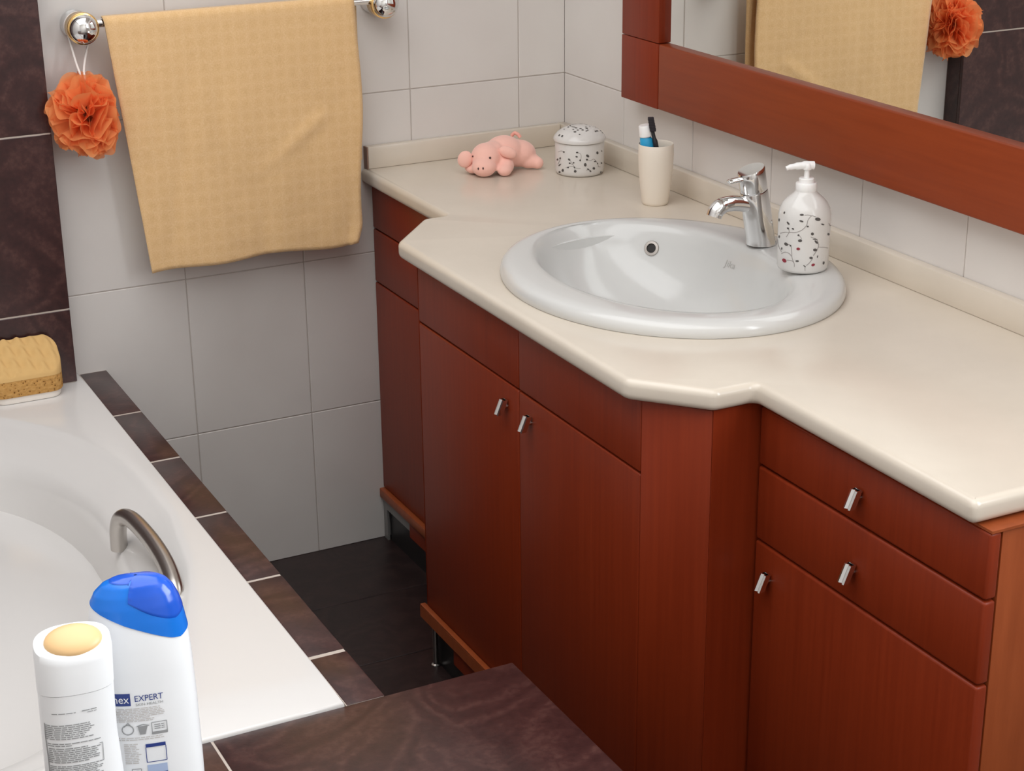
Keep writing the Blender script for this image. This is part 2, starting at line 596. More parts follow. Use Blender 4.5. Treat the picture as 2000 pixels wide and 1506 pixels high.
tub = bmesh.new()
X0, X1, Y0, Y1 = XL + 0.002, XI - 0.0005, YL + 0.0015, -0.002
TCX, TCY = -1.63, -0.735
def tub_ring(inset, z, n_exp=5.0, n=96):
    """bowed long sides, nearly straight ends"""
    r = []
    b = 0.665 - inset * 1.1
    for i in range(n):
        t = 2 * PI * i / n
        c, s_ = math.cos(t), math.sin(t)
        u = math.copysign(abs(c) ** (2 / n_exp), c)
        y = TCY + b * math.copysign(abs(s_) ** (2 / n_exp), s_)
        w = 0.510 - 0.42 * (y + 0.66) ** 2 - inset
        r.append((TCX + max(w, 0.01) * u, y, z))
    return r
rings = [rect_ring(X0 + .012, X1 - .012, Y0 + .012, Y1 - .012, 0.38, 0.006),
         rect_ring(X0, X1, Y0, Y1, ZR - 0.010, 0.006),
         rect_ring(X0 + .0006, X1 - .0006, Y0 + .0006, Y1 - .0006, ZR - 0.003, 0.006),
         rect_ring(X0 + .002, X1 - .002, Y0 + .002, Y1 - .002, ZR - 0.0006, 0.006),
         rect_ring(X0 + .004, X1 - .004, Y0 + .004, Y1 - .004, ZR, 0.006)]
for (ins, dz, ne) in ((0.0, 0.0, 4.5), (0.006, -0.0015, 4.5), (0.014, -0.006, 4.5), (0.022, -0.009, 4.5), (0.046, -0.020, 4.2), (0.074, -0.032, 4.0),
                      (0.088, -0.042, 4.0), (0.098, -0.066, 3.8), (0.112, -0.13, 3.6), (0.132, -0.20, 3.4), (0.168, -0.265, 3.2), (0.22, -0.295, 3.0), (0.30, -0.306, 2.6), (0.38, -0.310, 2.4), (0.45, -0.312, 2.2)):
    rings.append(tub_ring(ins, ZR + dz, ne))
loft(rings, True, True, tub)
bath = thing('bathtub', 'white bathtub with flat rim set inside dark tiled edging', 'bathtub', (0, 0, 0))
obj('tub_body', tub, M['acrylic'], bath, angle=50)
hp = smooth_path([(-1.213, -0.742, 0.462), (-1.212, -0.744, 0.497), (-1.207, -0.752, 0.519), (-1.198, -0.785, 0.527),
                  (-1.190, -0.86, 0.522), (-1.188, -0.93, 0.512), (-1.192, -0.985, 0.497), (-1.197, -1.003, 0.478), (-1.20, -1.006, 0.455)], 6)
gh = obj('grab_handle', tube(hp, 0.0136, 18), M['steel'], bath, angle=60)
gh['label'] = 'curved brushed steel grab handle on the bath\'s inner side'

# ------------------------------------------------------------------ vanity: cabinets
XR, XC, XS = -0.460, -0.600, -0.455    # outer faces: right cabinet, middle, left cabinet
ZTOP = 0.806
ZB = 0.122
FT = 0.018

def pull():
    """small chrome tab pull, local +x away from the front, mounted at the origin"""
    bm = bmesh.new()
    hw_, d, t, h = 0.0095, 0.0105, 0.0022, 0.017
    outer = [(-0.0015, -hw_), (d, -hw_), (d + 0.001, -hw_ * .55), (d - 0.002, 0), (d + 0.001, hw_ * .55), (d, hw_), (-0.0015, hw_)]
    inner = [(0.001, -hw_ + t), (d - t, -hw_ + t), (d - t, -hw_ * .4), (d - t - .002, 0), (d - t, hw_ * .4), (d - t, hw_ - t), (0.001, hw_ - t)]
    n = len(outer)
    def sh(p, z):
        return (p[0] + 0.011 - z * 0.42, p[1], z)
    L = [[bm.verts.new(sh(p, z)) for p in q] for q in (outer, inner) for z in (-h, h)]
    o0, o1, i0, i1 = L
    for i in range(n):
        j = (i + 1) % n
        bm.faces.new((o0[i], o0[j], o1[j], o1[i]))
        bm.faces.new((i0[j], i0[i], i1[i], i1[j]))
        bm.faces.new((o1[i], o1[j], i1[j], i1[i]))
        bm.faces.new((o0[j], o0[i], i0[i], i0[j]))
    tube([(-0.0005, 0, 0), (0.012, 0, 0)], 0.005, 10, bm)
    bmesh.ops.scale(bm, vec=(0.72, 0.72, 0.72), verts=bm.verts)
    return bm

PULL = mesh_of(pull(), 'pull', M['chrome'], angle=30)
def add_pull(parent, x, y, z):
    o = link('pull', PULL, parent, (x, y, z), (0, 0, PI))
    o['label'] = 'small chrome tab pull'
    return o

def front(name, parent, x, y0, y1, z0, z1, m='wood_v', bev=0.003, depth=FT):
    return obj(name, box(x, x + depth, y0, y1, z0, z1, bev=bev, seg=3), M[m], parent)

# left cabinet, beside the back wall
lc = thing('vanity_cabinet', 'narrow recessed cherry cabinet at the left end of vanity, against back wall', 'cabinet', (0, 0, 0), 0, 'vanity cabinets under the cream worktop')
obj('carcass', box(XS + FT + 0.001, -0.004, -0.482, -0.003, ZB, ZTOP), M['wood_v'], lc)
for (nm, z0, z1) in (('drawer', 0.7125, 0.8055), ('drawer', 0.5965, 0.7095), ('door', ZB + .001, 0.5935)):
    front(nm, lc, XS, -0.482, -0.003, z0, z1)
obj('base_rail', box(XS - 0.010, XS + 0.03, -0.482, -0.003, 0.1, ZB, bev=0.003), M['wood_edge'], lc)
obj('apron', box(XS - 0.003, XS + 0.012, -0.482, -0.150, 0.062, 0.0995), M['wood_v'], lc)
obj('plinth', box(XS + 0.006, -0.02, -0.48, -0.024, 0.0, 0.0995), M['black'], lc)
tr = bmesh.new()
bx(tr, XS - 0.001, XS + 0.004, -0.149, -0.003, 0.074, 0.0995)
bx(tr, XS - 0.001, XS + 0.004, -0.022, -0.003, 0.0, 0.074)
obj('plinth_trim', tr, M['greytrim'], lc)

# middle cabinet under the basin
mc = thing('vanity_cabinet', 'projecting cherry basin cabinet with angled corners and two doors, middle of vanity', 'cabinet', (0, 0, 0), 0, 'vanity cabinets under the cream worktop')
YA, YB = -0.560, -1.333       # flat front
CHX = -0.535                  # inner end of the angled corners
cb = bmesh.new()
bx(cb, CHX + 0.0006, -0.004, -1.4165, -1.399, ZB, ZTOP)
bx(cb, CHX + 0.014, -0.004, -0.512, -0.494, ZB, ZTOP)
bx(cb, -0.022, -0.004, -1.398, -0.513, ZB, ZTOP)
bx(cb, XC + FT + 0.002, -0.023, -1.330, -0.565, ZB, ZB + 0.018)
obj('carcass', cb, M['wood_v'], mc)
YM = -0.953
for (a, b, py, nm) in ((YA, YM, -0.911, 'left'), (YM, YB, -0.995, 'right')):
    front('drawer', mc, XC, b + 0.001, a - 0.001, 0.6945, 0.8055)
    d = front('door', mc, XC, b + 0.001, a - 0.001, ZB + 0.001, 0.6915)
    add_pull(d, XC, py, 0.652)
obj('corner_panel', prism([(XC, YB - 0.001), (CHX, -1.4155), (CHX + 0.012, -1.403), (XC + FT, YB - 0.001)], ZB + 0.001, 0.8055, bev=0.0015), M['wood_v'], mc)
obj('corner_panel', prism([(XC, YA + 0.001), (XC + FT, YA + 0.001), (CHX + 0.014, -0.496), (CHX, -0.487)], ZB + 0.001, 0.8055, bev=0.0015), M['wood_v'], mc)
obj('base_rail', prism([(XC + 0.03, -0.55), (XC - 0.011, -0.55), (XC - 0.011, -1.338), (CHX - 0.008, -1.417), (XC + 0.03, -1.417)], 0.099, ZB, bev=0.0), M['wood_edge'], mc)
obj('base_lip', box(XC - 0.011, XC - 0.0004, -1.336, -0.5502, ZB + 0.0001, ZB + 0.0042, bev=0.0012), M['wood_edge'], mc)
obj('apron', box(XC - 0.004, XC + 0.012, -1.335, -0.684, 0.060, 0.0985), M['wood_v'], mc)
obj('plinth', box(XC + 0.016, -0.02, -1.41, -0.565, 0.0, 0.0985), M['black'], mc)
obj('leg', lathe([(0.0085, 0), (0.0085, 0.003), (0.0050, 0.005), (0.0050, 0.0985)], 16), M['steel'], mc, loc=(-0.5925, -0.575, 0))

# right cabinet
rc = thing('vanity_cabinet', 'cherry cabinet with two drawers over a door at the right end of vanity', 'cabinet', (0, 0, 0), 0, 'vanity cabinets under the cream worktop')
RY0, RY1 = -1.893, -1.4205
obj('carcass', box(XR + FT + 0.0025, -0.004, RY0 + 0.002, RY1, ZB, 0.8015, bev=0.001), M['wood_edge'], rc)
obj('top_rail', box(XR + 0.001, -0.004, RY0 - 0.001, RY1, 0.8025, ZTOP), M['wood_edge'], rc)
for (nm, z0, z1, py, pz) in (('drawer', 0.7145, 0.8018, -1.6497, 0.753), ('drawer', 0.5995, 0.7115, -1.6467, 0.645), ('door', ZB + .001, 0.5965, -1.4591, 0.547)):
    f_ = front(nm, rc, XR, RY0, RY1 - 0.001, z0, z1, bev=0.004)
    add_pull(f_, XR, py, pz)
obj('base_rail', box(XR - 0.010, XR + 0.03, RY0 - .004, RY1, 0.099, ZB, bev=0.003), M['wood_edge'], rc)
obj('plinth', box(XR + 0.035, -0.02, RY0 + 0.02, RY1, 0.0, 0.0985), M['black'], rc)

# ------------------------------------------------------------------ worktop (with the hole for the basin)
ZK = 0.840
def fillet(pts, rad, k=5):
    out = []
    n = len(pts)
    for i, p in enumerate(pts):
        r = rad[i] if isinstance(rad, (list, tuple)) else rad
        a, b, c = Vector(pts[i - 1]), Vector(p), Vector(pts[(i + 1) % n])
        if r <= 0:
            out.append((b.x, b.y)); continue
        d1, d2 = (a - b).normalized(), (c - b).normalized()
        ang = d1.angle(d2)
        l = min(r / math.tan(ang / 2), (a - b).length * .45, (c - b).length * .45)
        p0, p1 = b + d1 * l, b + d2 * l
        for j in range(k + 1):
            t = j / k
            q = p0 * (1 - t) ** 2 + b * 2 * t * (1 - t) + p1 * t * t
            out.append((q.x, q.y))
    return out

BE = 0.011
XW, XP = -0.475, -0.626
outline = [(-0.001, -0.001), (XW, -0.001), (XW, -0.418), (-0.524, -0.418), (XP, -0.536), (XP, -1.330), (-0.541, -1.4285), (XW, -1.4285), (XW, -1.877), (-0.001, -1.877)]
outline = fillet(outline, [0, 0, .012, .02, .03, .03, .02, .010, .012, 0])
cu = bpy.data.curves.new('worktop', 'CURVE')
cu.dimensions = '2D'
cu.fill_mode = 'BOTH'
cu.extrude = 0.016 - BE
cu.bevel_depth = BE
cu.bevel_resolution = 4
cu.offset = -BE
def add_spline(pts):
    s = cu.splines.new('POLY')
    s.points.add(len(pts) - 1)
    for p, (x, y) in zip(s.points, pts):
        p.co = (x, y, 0, 1)
    s.use_cyclic_u = True
SX, SY = -0.324, -0.955        # basin centre
add_spline(outline)
add_spline([(SX + 0.235 * math.cos(2 * PI * i / 64), SY + 0.282 * math.sin(2 * PI * i / 64)) for i in range(64)])
to = bpy.data.objects.new('tmp_top', cu)
C.objects.link(to)
dg = bpy.context.evaluated_depsgraph_get(); dg.update()
wm = bpy.data.meshes.new_from_object(to.evaluated_get(dg))
bpy.data.objects.remove(to)
bmw = bmesh.new(); bmw.from_mesh(wm)
bmesh.ops.remove_doubles(bmw, verts=bmw.verts, dist=1e-5)
wt = thing('worktop', 'cream stone worktop with stepped angled front edge and low upstand', 'worktop', (0, 0, 0))
obj('slab', bmw, M['counter'], wt, loc=(0, 0, ZK - 0.016), angle=30)
ZU = 0.8862
up = prism([(-0.0005, -0.0005), (-0.462, -0.0005), (-0.462, -0.020), (-0.020, -0.020), (-0.020, -0.0205), (-0.0005, -0.0205)], ZK, ZU, bev=0.0)
obj('upstand', box(-0.466, -0.0208, -0.020, -0.0008, ZK, ZU, bev=0.0022), M['counter'], wt)
obj('upstand', box(-0.020, -0.0008, -1.874, -0.0008, ZK, ZU, bev=0.0022), M['counter'], wt)
up.free()
ec = obj('upstand_end_shade', box(-0.4685, -0.4662, -0.0195, -0.001, ZK, ZU - 0.001), M['plush_dark'], wt)  # thin brown sheet painting the shade and reflection on the upstand's end
ec.data.materials[0] = mat('shade_brown', srgb(140, 108, 92), 0.5)
ec['label'] = 'end of the upstand, coloured brown for shade and reflection'

# ------------------------------------------------------------------ basin
def ering(cx, cy_, a, b, z, n=96):
    return [(cx + a * math.cos(2 * PI * i / n), cy_ + b * math.sin(2 * PI * i / n), z) for i in range(n)]
bs = thing('washbasin', 'white oval porcelain washbasin dropped into the cream worktop', 'washbasin', (0, 0, 0))
BR = [ering(-.324, -.955, .22, .268, .800), ering(-.324, -.955, .222, .27, .8405), ering(-.324, -.957, .2655, .3125, .8405),
      ering(-.324, -.957, .2672, .3142, .8455), ering(-.324, -.957, .2655, .3122, .8540), ering(-.324, -.957, .2610, .3080, .8600),
      ering(-.324, -.956, .2530, .3000, .8635), ering(-.325, -.953, .2380, .2900, .8645), ering(-.327, -.945, .2050, .2780, .8630),
      ering(-.329, -.938, .1900, .2720, .8610), ering(-.330, -.936, .1830, .2670, .8570), ering(-.330, -.936, .1775, .2610, .8480),
      ering(-.330, -.936, .1710, .2530, .8300), ering(-.329, -.936, .1620, .2400, .8050), ering(-.327, -.937, .1500, .2200, .7800),
      ering(-.324, -.938, .1320, .1900, .7570), ering(-.320, -.940, .1080, .1500, .7390), ering(-.315, -.940, .0780, .1050, .7270),
      ering(-.312, -.940, .0500, .0620, .7210), ering(-.310, -.940, .0300, .0320, .7185)]
basin_bm = loft(BR, False, True)
obj('bowl', basin_bm, M['porcelain'], bs, angle=60)
drain = bmesh.new(); lathe([(0.030, 0), (0.030, 0.003), (0.024, 0.004), (0.022, 0.002), (0.004, 0.0015)], 32, True, True, drain)
obj('drain', drain, M['chrome'], bs, loc=(-.310, -.940, .7187))

def bowl_point(ang, z):
    """point and inward normal on the bowl wall at height z"""
    tab = [(.8480, -.330, -.936, .1775, .2610), (.8300, -.330, -.936, .1710, .2530), (.8050, -.329, -.936, .1620, .2400), (.7800, -.327, -.937, .1500, .2200), (.7570, -.324, -.938, .1320, .1900)]
    def P(an, zz):
        for a, b in zip(tab, tab[1:]):
            if b[0] <= zz <= a[0]:
                t = (a[0] - zz) / (a[0] - b[0])
                q = [a[i] + (b[i] - a[i]) * t for i in range(5)]
                return Vector((q[1] + q[3] * math.cos(an), q[2] + q[4] * math.sin(an), zz))
        return Vector((0, 0, 0))
    p = P(ang, z)
    du = (P(ang + .01, z) - P(ang - .01, z)).normalized()
    dv = (P(ang, min(z + .004, .8479)) - P(ang, z - .004)).normalized()
    n = du.cross(dv).normalized()
    if n.dot(Vector((-.33, -.936, z)) - p) < 0:
        n = -n
    return p, n, du, dv
OA, OZ = math.radians(52), 0.822
p, n, du, dv = bowl_point(OA, OZ)
ov = lathe([(0.0075, 0.0005), (0.0085, 0.003), (0.0125, 0.0028), (0.0138, 0.0005)], 32, False, False)
R_ = n.to_track_quat('Z', 'Y').to_matrix().to_4x4()
bmesh.ops.transform(ov, matrix=Matrix.Translation(p) @ R_, verts=ov.verts)
og = obj('overflow_ring', ov, M['steel'], bs)
oh = lathe([(0.0082, 0.0006), (0.004, 0.0007)], 24, False, True)
bmesh.ops.transform(oh, matrix=Matrix.Translation(p) @ R_, verts=oh.verts)
obj('overflow_hole', oh, M['hole'], og)
lv, lf, lw = text_mesh('Jika', 0.020)
bm = bmesh.new()
LA, LZ = math.radians(10), 0.815
vs = []
for (x, y) in lv:
    q, n2, _, _ = bowl_point(LA - (x - lw / 2 + y * 0.2) / 0.25, LZ + y * 0.8)
    vs.append(bm.verts.new(q + n2 * 0.0005))
for f in lf:
    bm.faces.new([vs[i] for i in f])
obj('lettering', bm, M['logo'], bs, smooth=False)

# ------------------------------------------------------------------ tap
TX, TY, TZ = -0.1230, -0.9250, 0.8640
tap = thing('basin_tap', 'chrome mixer tap on the basin rim beside the dispenser', 'tap', (TX, TY, TZ))
lean = -0.20
def tring(r, z, n=32, k=1.0):
    return [(lean * z + r * math.cos(2 * PI * i / n), r * math.sin(2 * PI * i / n), z + (0.20 if z < .115 else 0.36) * r * math.cos(2 * PI * i / n) * (z > .02)) for i in range(n)]
body = loft([tring(r, z) for r, z in ((.0262, 0), (.0258, .003), (.0250, .010), (.0240, .05), (.0232, .092), (.0226, .0935))])
obj('body', body, M['chrome'], tap, angle=40)
cap = loft([tring(r, z) for r, z in ((.0222, .094), (.0230, .0955), (.0226, .1285), (.0215, .131), (.010, .1313))])
lever = obj('lever', cap, M['chrome'], tap, angle=40)
lv_ = tube(smooth_path([(-0.030, 0, .1135), (-0.050, 0, .1170), (-0.066, 0, .1145), (-0.071, 0, .1135)], 5), [.0085] * 6 + [.0075] * 5 + [.0065] * 4 + [.003], 12)
for v in lv_.verts:
    v.co.z = 0.1145 + (v.co.z - 0.1145) * 0.55
obj('lever_tip', lv_, M['chrome'], lever, angle=60)
sp = smooth_path([(-0.008, 0, .062), (-0.035, 0, .072), (-0.062, 0, .077), (-0.082, 0, .075), (-0.093, 0, .067), (-0.0965, 0, .059)], 6)
spr = [0.0165, .0160, .0152, .0146, .0140, .0137, .0134, .0132, .0130, .0130, .0130, .0130] + [.0132] * 6 + [.0138] * 8 + [.0132] * 5
obj('spout', tube(sp, spr[:len(sp)], 20), M['chrome'], tap, angle=60)
rod = bmesh.new()
tube([(0.035, -0.012, 0.0), (0.035, -0.012, 0.030)], 0.003, 10, rod)
ellipsoid(rod, (0.035, -0.012, 0.034), (0.007, 0.007, 0.006), None, 14)
obj('pop_up_rod', rod, M['chrome'], tap)

# ------------------------------------------------------------------ printed crockery
def leaf_polys(items, cx, half, base_py, r, sx, sz, sag):
    """printed marks given in crop pixels -> (angle, height) shapes on a cylinder of radius r"""
    out = {'leaf': [], 'bud': [], 'stem': []}
    def uv(x, y):
        s = max(-0.995, min(0.995, (x - cx) / half))
        return (math.asin(s), (base_py - sag * (1 - math.sqrt(1 - s * s)) - y) / sz)
    for it in items:
        kind = it[0]
        if kind == 'stem':
            pts = [Vector((a, b, 0)) for a, b in it[1]]
            pts = smooth_path(pts, 4) if len(pts) > 2 else pts
            for q in ribbon2([(p_.x, p_.y) for p_ in pts], 7 if len(it) < 3 else it[2]):
                out['stem'].append([uv(*c) for c in q])
        else:
            x, y, rx, ry, rot = it[1:]
            pts = disc2(x, y, rx, ry, math.radians(rot), 8)
            out[kind].append([uv(*c) for c in pts])
    return out

def cyl_surf(prof, az):
    def rad(z):
        for (r0, z0), (r1, z1) in zip(prof, prof[1:]):
            if z0 <= z <= z1 and z1 > z0:
                t = (z - z0) / (z1 - z0)
                return r0 + (r1 - r0) * t
        return prof[0][0] if z < prof[0][1] else prof[-1][0]
    def surf(u, z):
        a = az + u
        r = rad(z)
        n_ = Vector((math.cos(a), math.sin(a), 0))
        return Vector((r * n_.x, r * n_.y, z)), n_
    return surf

def face_az(x, y):
    return math.atan2(CAM.y - y, CAM.x - x)

# soap dispenser
DX, DY = -0.1462, -1.0758
dp = thing('soap_dispenser', 'white ceramic soap dispenser with leaf print and white pump top', 'soap dispenser', (DX, DY, 0.8640))
dprof = [(0.035, 0.0), (0.0395, 0.002), (0.0410, 0.006), (0.0415, 0.03), (0.0421, 0.080), (0.0420, 0.090), (0.0400, 0.1000), (0.0355, 0.1090), (0.0290, 0.1165), (0.0225, 0.1220), (0.0185, 0.1255), (0.0165, 0.129), (0.0160, 0.132)]
obj('body', lathe(dprof, 56), M['ceramic'], dp, angle=60)
D = []
for (x, y, rx, ry, rot) in [(320, 640, 32, 14, 50), (320, 715, 20, 12, 40), (390, 720, 20, 12, 20), (500, 520, 34, 16, 0), (500, 607, 34, 14, 15), (725, 570, 44, 26, 0),
        (795, 640, 26, 12, 15), (250, 490, 12, 20, 0), (190, 590, 12, 25, 0), (590, 680, 18, 14, 0), (660, 785, 24, 24, 0), (885, 775, 18, 20, 0), (200, 835, 14, 22, 0),
        (495, 890, 32, 24, 0), (303, 945, 34, 24, 35), (720, 900, 36, 16, 45), (710, 1015, 32, 24, 0), (660, 1135, 28, 20, 0), (750, 1110, 8, 22, 10), (468, 1188, 28, 15, 0),
        (842, 1200, 15, 28, 10), (575, 1258, 24, 9, 35), (940, 480, 10, 14, 0), (150, 1010, 10, 16, 0), (243, 1010, 10, 22, 0), (365, 965, 14, 14, 0), (470, 810, 16, 14, 0), (700, 860, 40, 7, 0)]:
    D.append(('leaf', x, y, rx * .92, ry * .92, rot))
for (x, y, rx, ry, rot) in [(475, 1010, 28, 20, 0), (285, 1185, 36, 26, 40), (695, 1235, 28, 20, -30)]:
    D.append(('bud', x, y, rx, ry, rot))
for s in ([(210, 785), (280, 772), (340, 772), (430, 772), (520, 730), (575, 660), (590, 590), (640, 530), (700, 540)], [(340, 772), (330, 700)], [(340, 772), (300, 840)],
          [(470, 810), (510, 850), (500, 890)], [(310, 940), (370, 965), (385, 1050), (395, 1150), (425, 1220), (430, 1275)], [(240, 1085), (290, 1062), (350, 1080), (385, 1120)],
          [(320, 1180), (400, 1190), (425, 1220)], [(640, 830), (720, 860), (755, 940), (740, 1010), (690, 1100)], [(755, 970), (820, 970), (890, 975)], [(585, 1330), (580, 1260)],
          [(600, 1250), (640, 1210), (680, 1150)], [(880, 615), (900, 650), (915, 640)], [(640, 530), (590, 520), (540, 525)], [(175, 870), (190, 960), (240, 1060)]):
    D.append(('stem', s, 8))
DP = leaf_polys(D, 543, 372, 1392, 0.0418, 7.53 * 1250, 7.53 * 1172, 115)
dsurf = cyl_surf(dprof, face_az(DX, DY))
for k, nm in (('stem', 'stem_print'), ('leaf', 'leaf_print'), ('bud', 'bud_print')):
    obj(nm, print_on(DP[k], dsurf, 0.0003 if k == 'stem' else 0.00045), M[k], dp, smooth=False)
pump = lathe([(0.0160, .1275), (0.0168, .1285), (0.0168, .1400), (0.0160, .1412), (.0122, .1416), (.0122, .1480), (.0112, .1490), (.0046, .1493), (.0042, .163)], 28)
pm = obj('pump', pump, M['white_plastic'], dp, angle=40)
nz = tube(smooth_path([(0.011, 0, .1685), (0.0, 0, .169), (-0.014, 0, .1685), (-0.028, 0, .1670), (-0.034, 0, .1650)], 5), [.0066] * 5 + [.0068] * 3 + [.0058] * 4 + [.0046] * 4 + [.0036] * 5, 14)
lathe([(.0070, .1625), (.0078, .164), (.0078, .170), (.0056, .1735), (.001, .1742)], 18, bm=nz)
nza = math.atan2(-_r.y, -_r.x) + 0.12
bmesh.ops.rotate(nz, matrix=Matrix.Rotation(nza - PI, 3, 'Z'), verts=nz.verts)
obj('nozzle', nz, M['white_plastic'], pm, angle=50)

# lidded jar in the corner
JX, JY = -0.1015, -0.2505
jr = thing('lidded_jar', 'white round ceramic jar with leaf print and domed lid', 'jar', (JX, JY, ZK))
jprof = [(0.043, 0.0), (0.0470, 0.0015), (0.0492, 0.006), (0.0498, 0.012), (0.0498, 0.062), (0.0485, 0.0655)]
obj('body', lathe(jprof, 56), M['ceramic'], jr, angle=60)
lprof = [(0.0490, 0.0662), (0.0525, 0.0675), (0.0530, 0.0715), (0.0505, 0.0760), (0.0450, 0.0825), (0.0350, 0.0895), (0.0210, 0.0945), (0.006, 0.0962)]
lid = obj('lid', lathe(lprof, 56), M['ceramic'], jr, angle=60)
J = []
for (x, y, rx, ry, rot) in [(290, 905, 18, 24, 0), (350, 890, 18, 24, 0), (340, 1035, 34, 16, -40), (330, 1195, 26, 24, 20), (405, 1165, 26, 34, 0), (430, 760, 22, 18, 20), (715, 785, 28, 18, 0), (705, 878, 28, 18, 15),
        (545, 935, 32, 20, 45), (555, 1015, 22, 18, 0), (640, 1010, 20, 18, 0), (780, 960, 18, 22, 0), (520, 1110, 22, 14, 0), (675, 1200, 30, 30, 0), (655, 1110, 12, 20, 0), (940, 858, 40, 28, 40), (925, 940, 24, 22, 0),
        (890, 1055, 30, 40, 0), (955, 1155, 30, 15, 30), (1000, 1190, 24, 18, 35), (1075, 1125, 30, 28, 0), (1150, 775, 24, 34, 0), (1100, 970, 26, 14, -20), (1155, 1010, 12, 18, 0), (1240, 1195, 14, 30, 0), (1243, 985, 16, 20, 0), (1245, 720, 14, 14, 0)]:
    J.append(('leaf', x, y, rx, ry, rot))
for s in ([(560, 950), (620, 1040), (660, 1120), (670, 1180)], [(720, 790), (790, 820), (800, 900), (785, 960)], [(470, 1110), (600, 1085), (700, 1130), (790, 1140)], [(300, 745), (370, 730), (430, 755)], [(930, 940), (1000, 960), (1070, 920), (1130, 970), (1180, 1075)],
          [(555, 1015), (620, 1050)], [(950, 1130), (920, 1190)], [(300, 1010), (330, 960), (350, 900)], [(1160, 1080), (1220, 1075)]):
    J.append(('stem', s, 9))
JP = leaf_polys(J, 766, 540, 1350, 0.0498, 10.757 * 1083, 10.757 * 1010, 190)
js = cyl_surf(jprof, face_az(JX, JY))
for k, nm in (('stem', 'stem_print'), ('leaf', 'leaf_print')):
    obj(nm, print_on(JP[k], js, 0.0003 if k == 'stem' else 0.00045), M[k], jr, smooth=False)
rnd = random.Random(4)
ls_polys = []
lids = cyl_surf(lprof, face_az(JX, JY))
lid_bm = bmesh.new()
def lid_pt(a, t):
    """t 0..1 from the lid's rim to its centre"""
    r = 0.0505 - 0.0445 * t
    for (r0, z0), (r1, z1) in zip(lprof[3:], lprof[4:]):
        if r1 <= r <= r0:
            z = z0 + (z1 - z0) * (r0 - r) / (r0 - r1)
            return Vector((r * math.cos(a), r * math.sin(a), z + 0.0006))
    return Vector((r * math.cos(a), r * math.sin(a), 0.0966))
azj = face_az(JX, JY)
for k in range(46):
    a = azj + 2 * PI * (k * 0.618034 % 1.0)
    t = rnd.uniform(0.05, 0.80)
    rr = max(0.0505 - 0.0445 * t, 0.006)
    sz = rnd.uniform(0.0018, 0.0032)
    vs = []
    for i in range(7):
        b = 2 * PI * i / 7
        vs.append(lid_bm.verts.new(lid_pt(a + sz * math.cos(b) / rr, min(0.93, max(0.0, t + sz * 0.7 * math.sin(b) / 0.05)))))
    lid_bm.faces.new(vs)
obj('leaf_print', lid_bm, M['leaf'], lid, smooth=False)

# ------------------------------------------------------------------ tumbler, toothpaste, toothbrush
CX, CY = -0.0965, -0.5365
cp = thing('tumbler', 'plain cream plastic tooth mug standing by the upstand', 'tumbler', (CX, CY, ZK))
cprof = [(0.0205, 0.0), (0.0222, 0.0015), (0.0234, 0.006), (0.0268, 0.035), (0.0296, 0.065), (0.0306, 0.088), (0.0300, 0.1065), (0.0295, 0.1078), (0.0284, 0.1068), (0.0288, 0.088), (0.0278, 0.065), (0.0250, 0.035), (0.0215, 0.008), (0.002, 0.007)]
cprof = [(r * 1.09, z * 1.07) for r, z in cprof]
obj('cup_wall', lathe(cprof, 48), M['cup'], cp, angle=60)
rv = Vector((_r.x, _r.y, 0)).normalized()
fv = Vector((_f.x, _f.y, 0)).normalized()
tp = thing('toothpaste_tube', 'blue toothpaste tube with white cap standing in the cream mug', 'toothpaste', (CX, CY, ZK))
b0 = -rv * 0.003 + Vector((0, 0, 0.012)) + fv * 0.001
b1 = -rv * 0.0195 + Vector((0, 0, 0.129)) - fv * 0.004
ax = (b1 - b0).normalized()
tb = bmesh.new()
rr_ = []
for t, w, d in ((0, .0165, .0015), (.3, .0155, .006), (.7, .0135, .0100), (.97, .0118, .0112), (1.0, .009, .009)):
    c_ = b0.lerp(b1, t)
    rr_.append([c_ + rv * w * math.cos(2 * PI * i / 24) + fv * d * math.sin(2 * PI * i / 24) for i in range(24)])
loft(rr_, bm=tb)
obj('tube_body', tb, M['tubeblue'], tp, angle=50)
obj('cap', tube([b1 + ax * 0.0005, b1 + ax * 0.002, b1 + ax * 0.021, b1 + ax * 0.0225], [.0105, .0120, .0112, .0100], 24), M['white_plastic'], tp, angle=40)
tbk = thing('toothbrush', 'black toothbrush standing head up in the cream mug', 'toothbrush', (CX, CY, ZK))
h0 = rv * 0.010 + Vector((0, 0, 0.010)) - fv * 0.012
h1 = rv * -0.0005 + Vector((0, 0, 0.110)) - fv * 0.010
h2 = rv * -0.0120 + Vector((0, 0, 0.166)) - fv * 0.008
pth = smooth_path([h0, h0.lerp(h1, .5), h1, h1.lerp(h2, .45) - rv * .001, h1.lerp(h2, .75), h2], 5)
nh = len(pth)
obj('handle', tube(pth, [0.0048 if i < nh * .5 else (0.0036 if i < nh * .72 else 0.0050) for i in range(nh)], 12), M['brush'], tbk, angle=60)
hb = bmesh.new()
a_ = h1.lerp(h2, .62)
for i in range(5):
    q = a_.lerp(h2, i / 4.3)
    bx(hb, -0.0055, 0.0055, -0.0105, -0.001, -0.0032, 0.0032, bev=0.001)
    vs_ = [v for v in hb.verts][-len(box(-0.0055, 0.0055, -0.0105, -0.001, -0.0032, 0.0032, bev=0.001).verts):]
    Rb = Matrix((rv, fv, (0, 0, 1))).transposed().to_4x4()
    bmesh.ops.transform(hb, matrix=Matrix.Translation(q) @ Rb, verts=vs_)
obj('bristles', hb, M['bristle'], tbk)

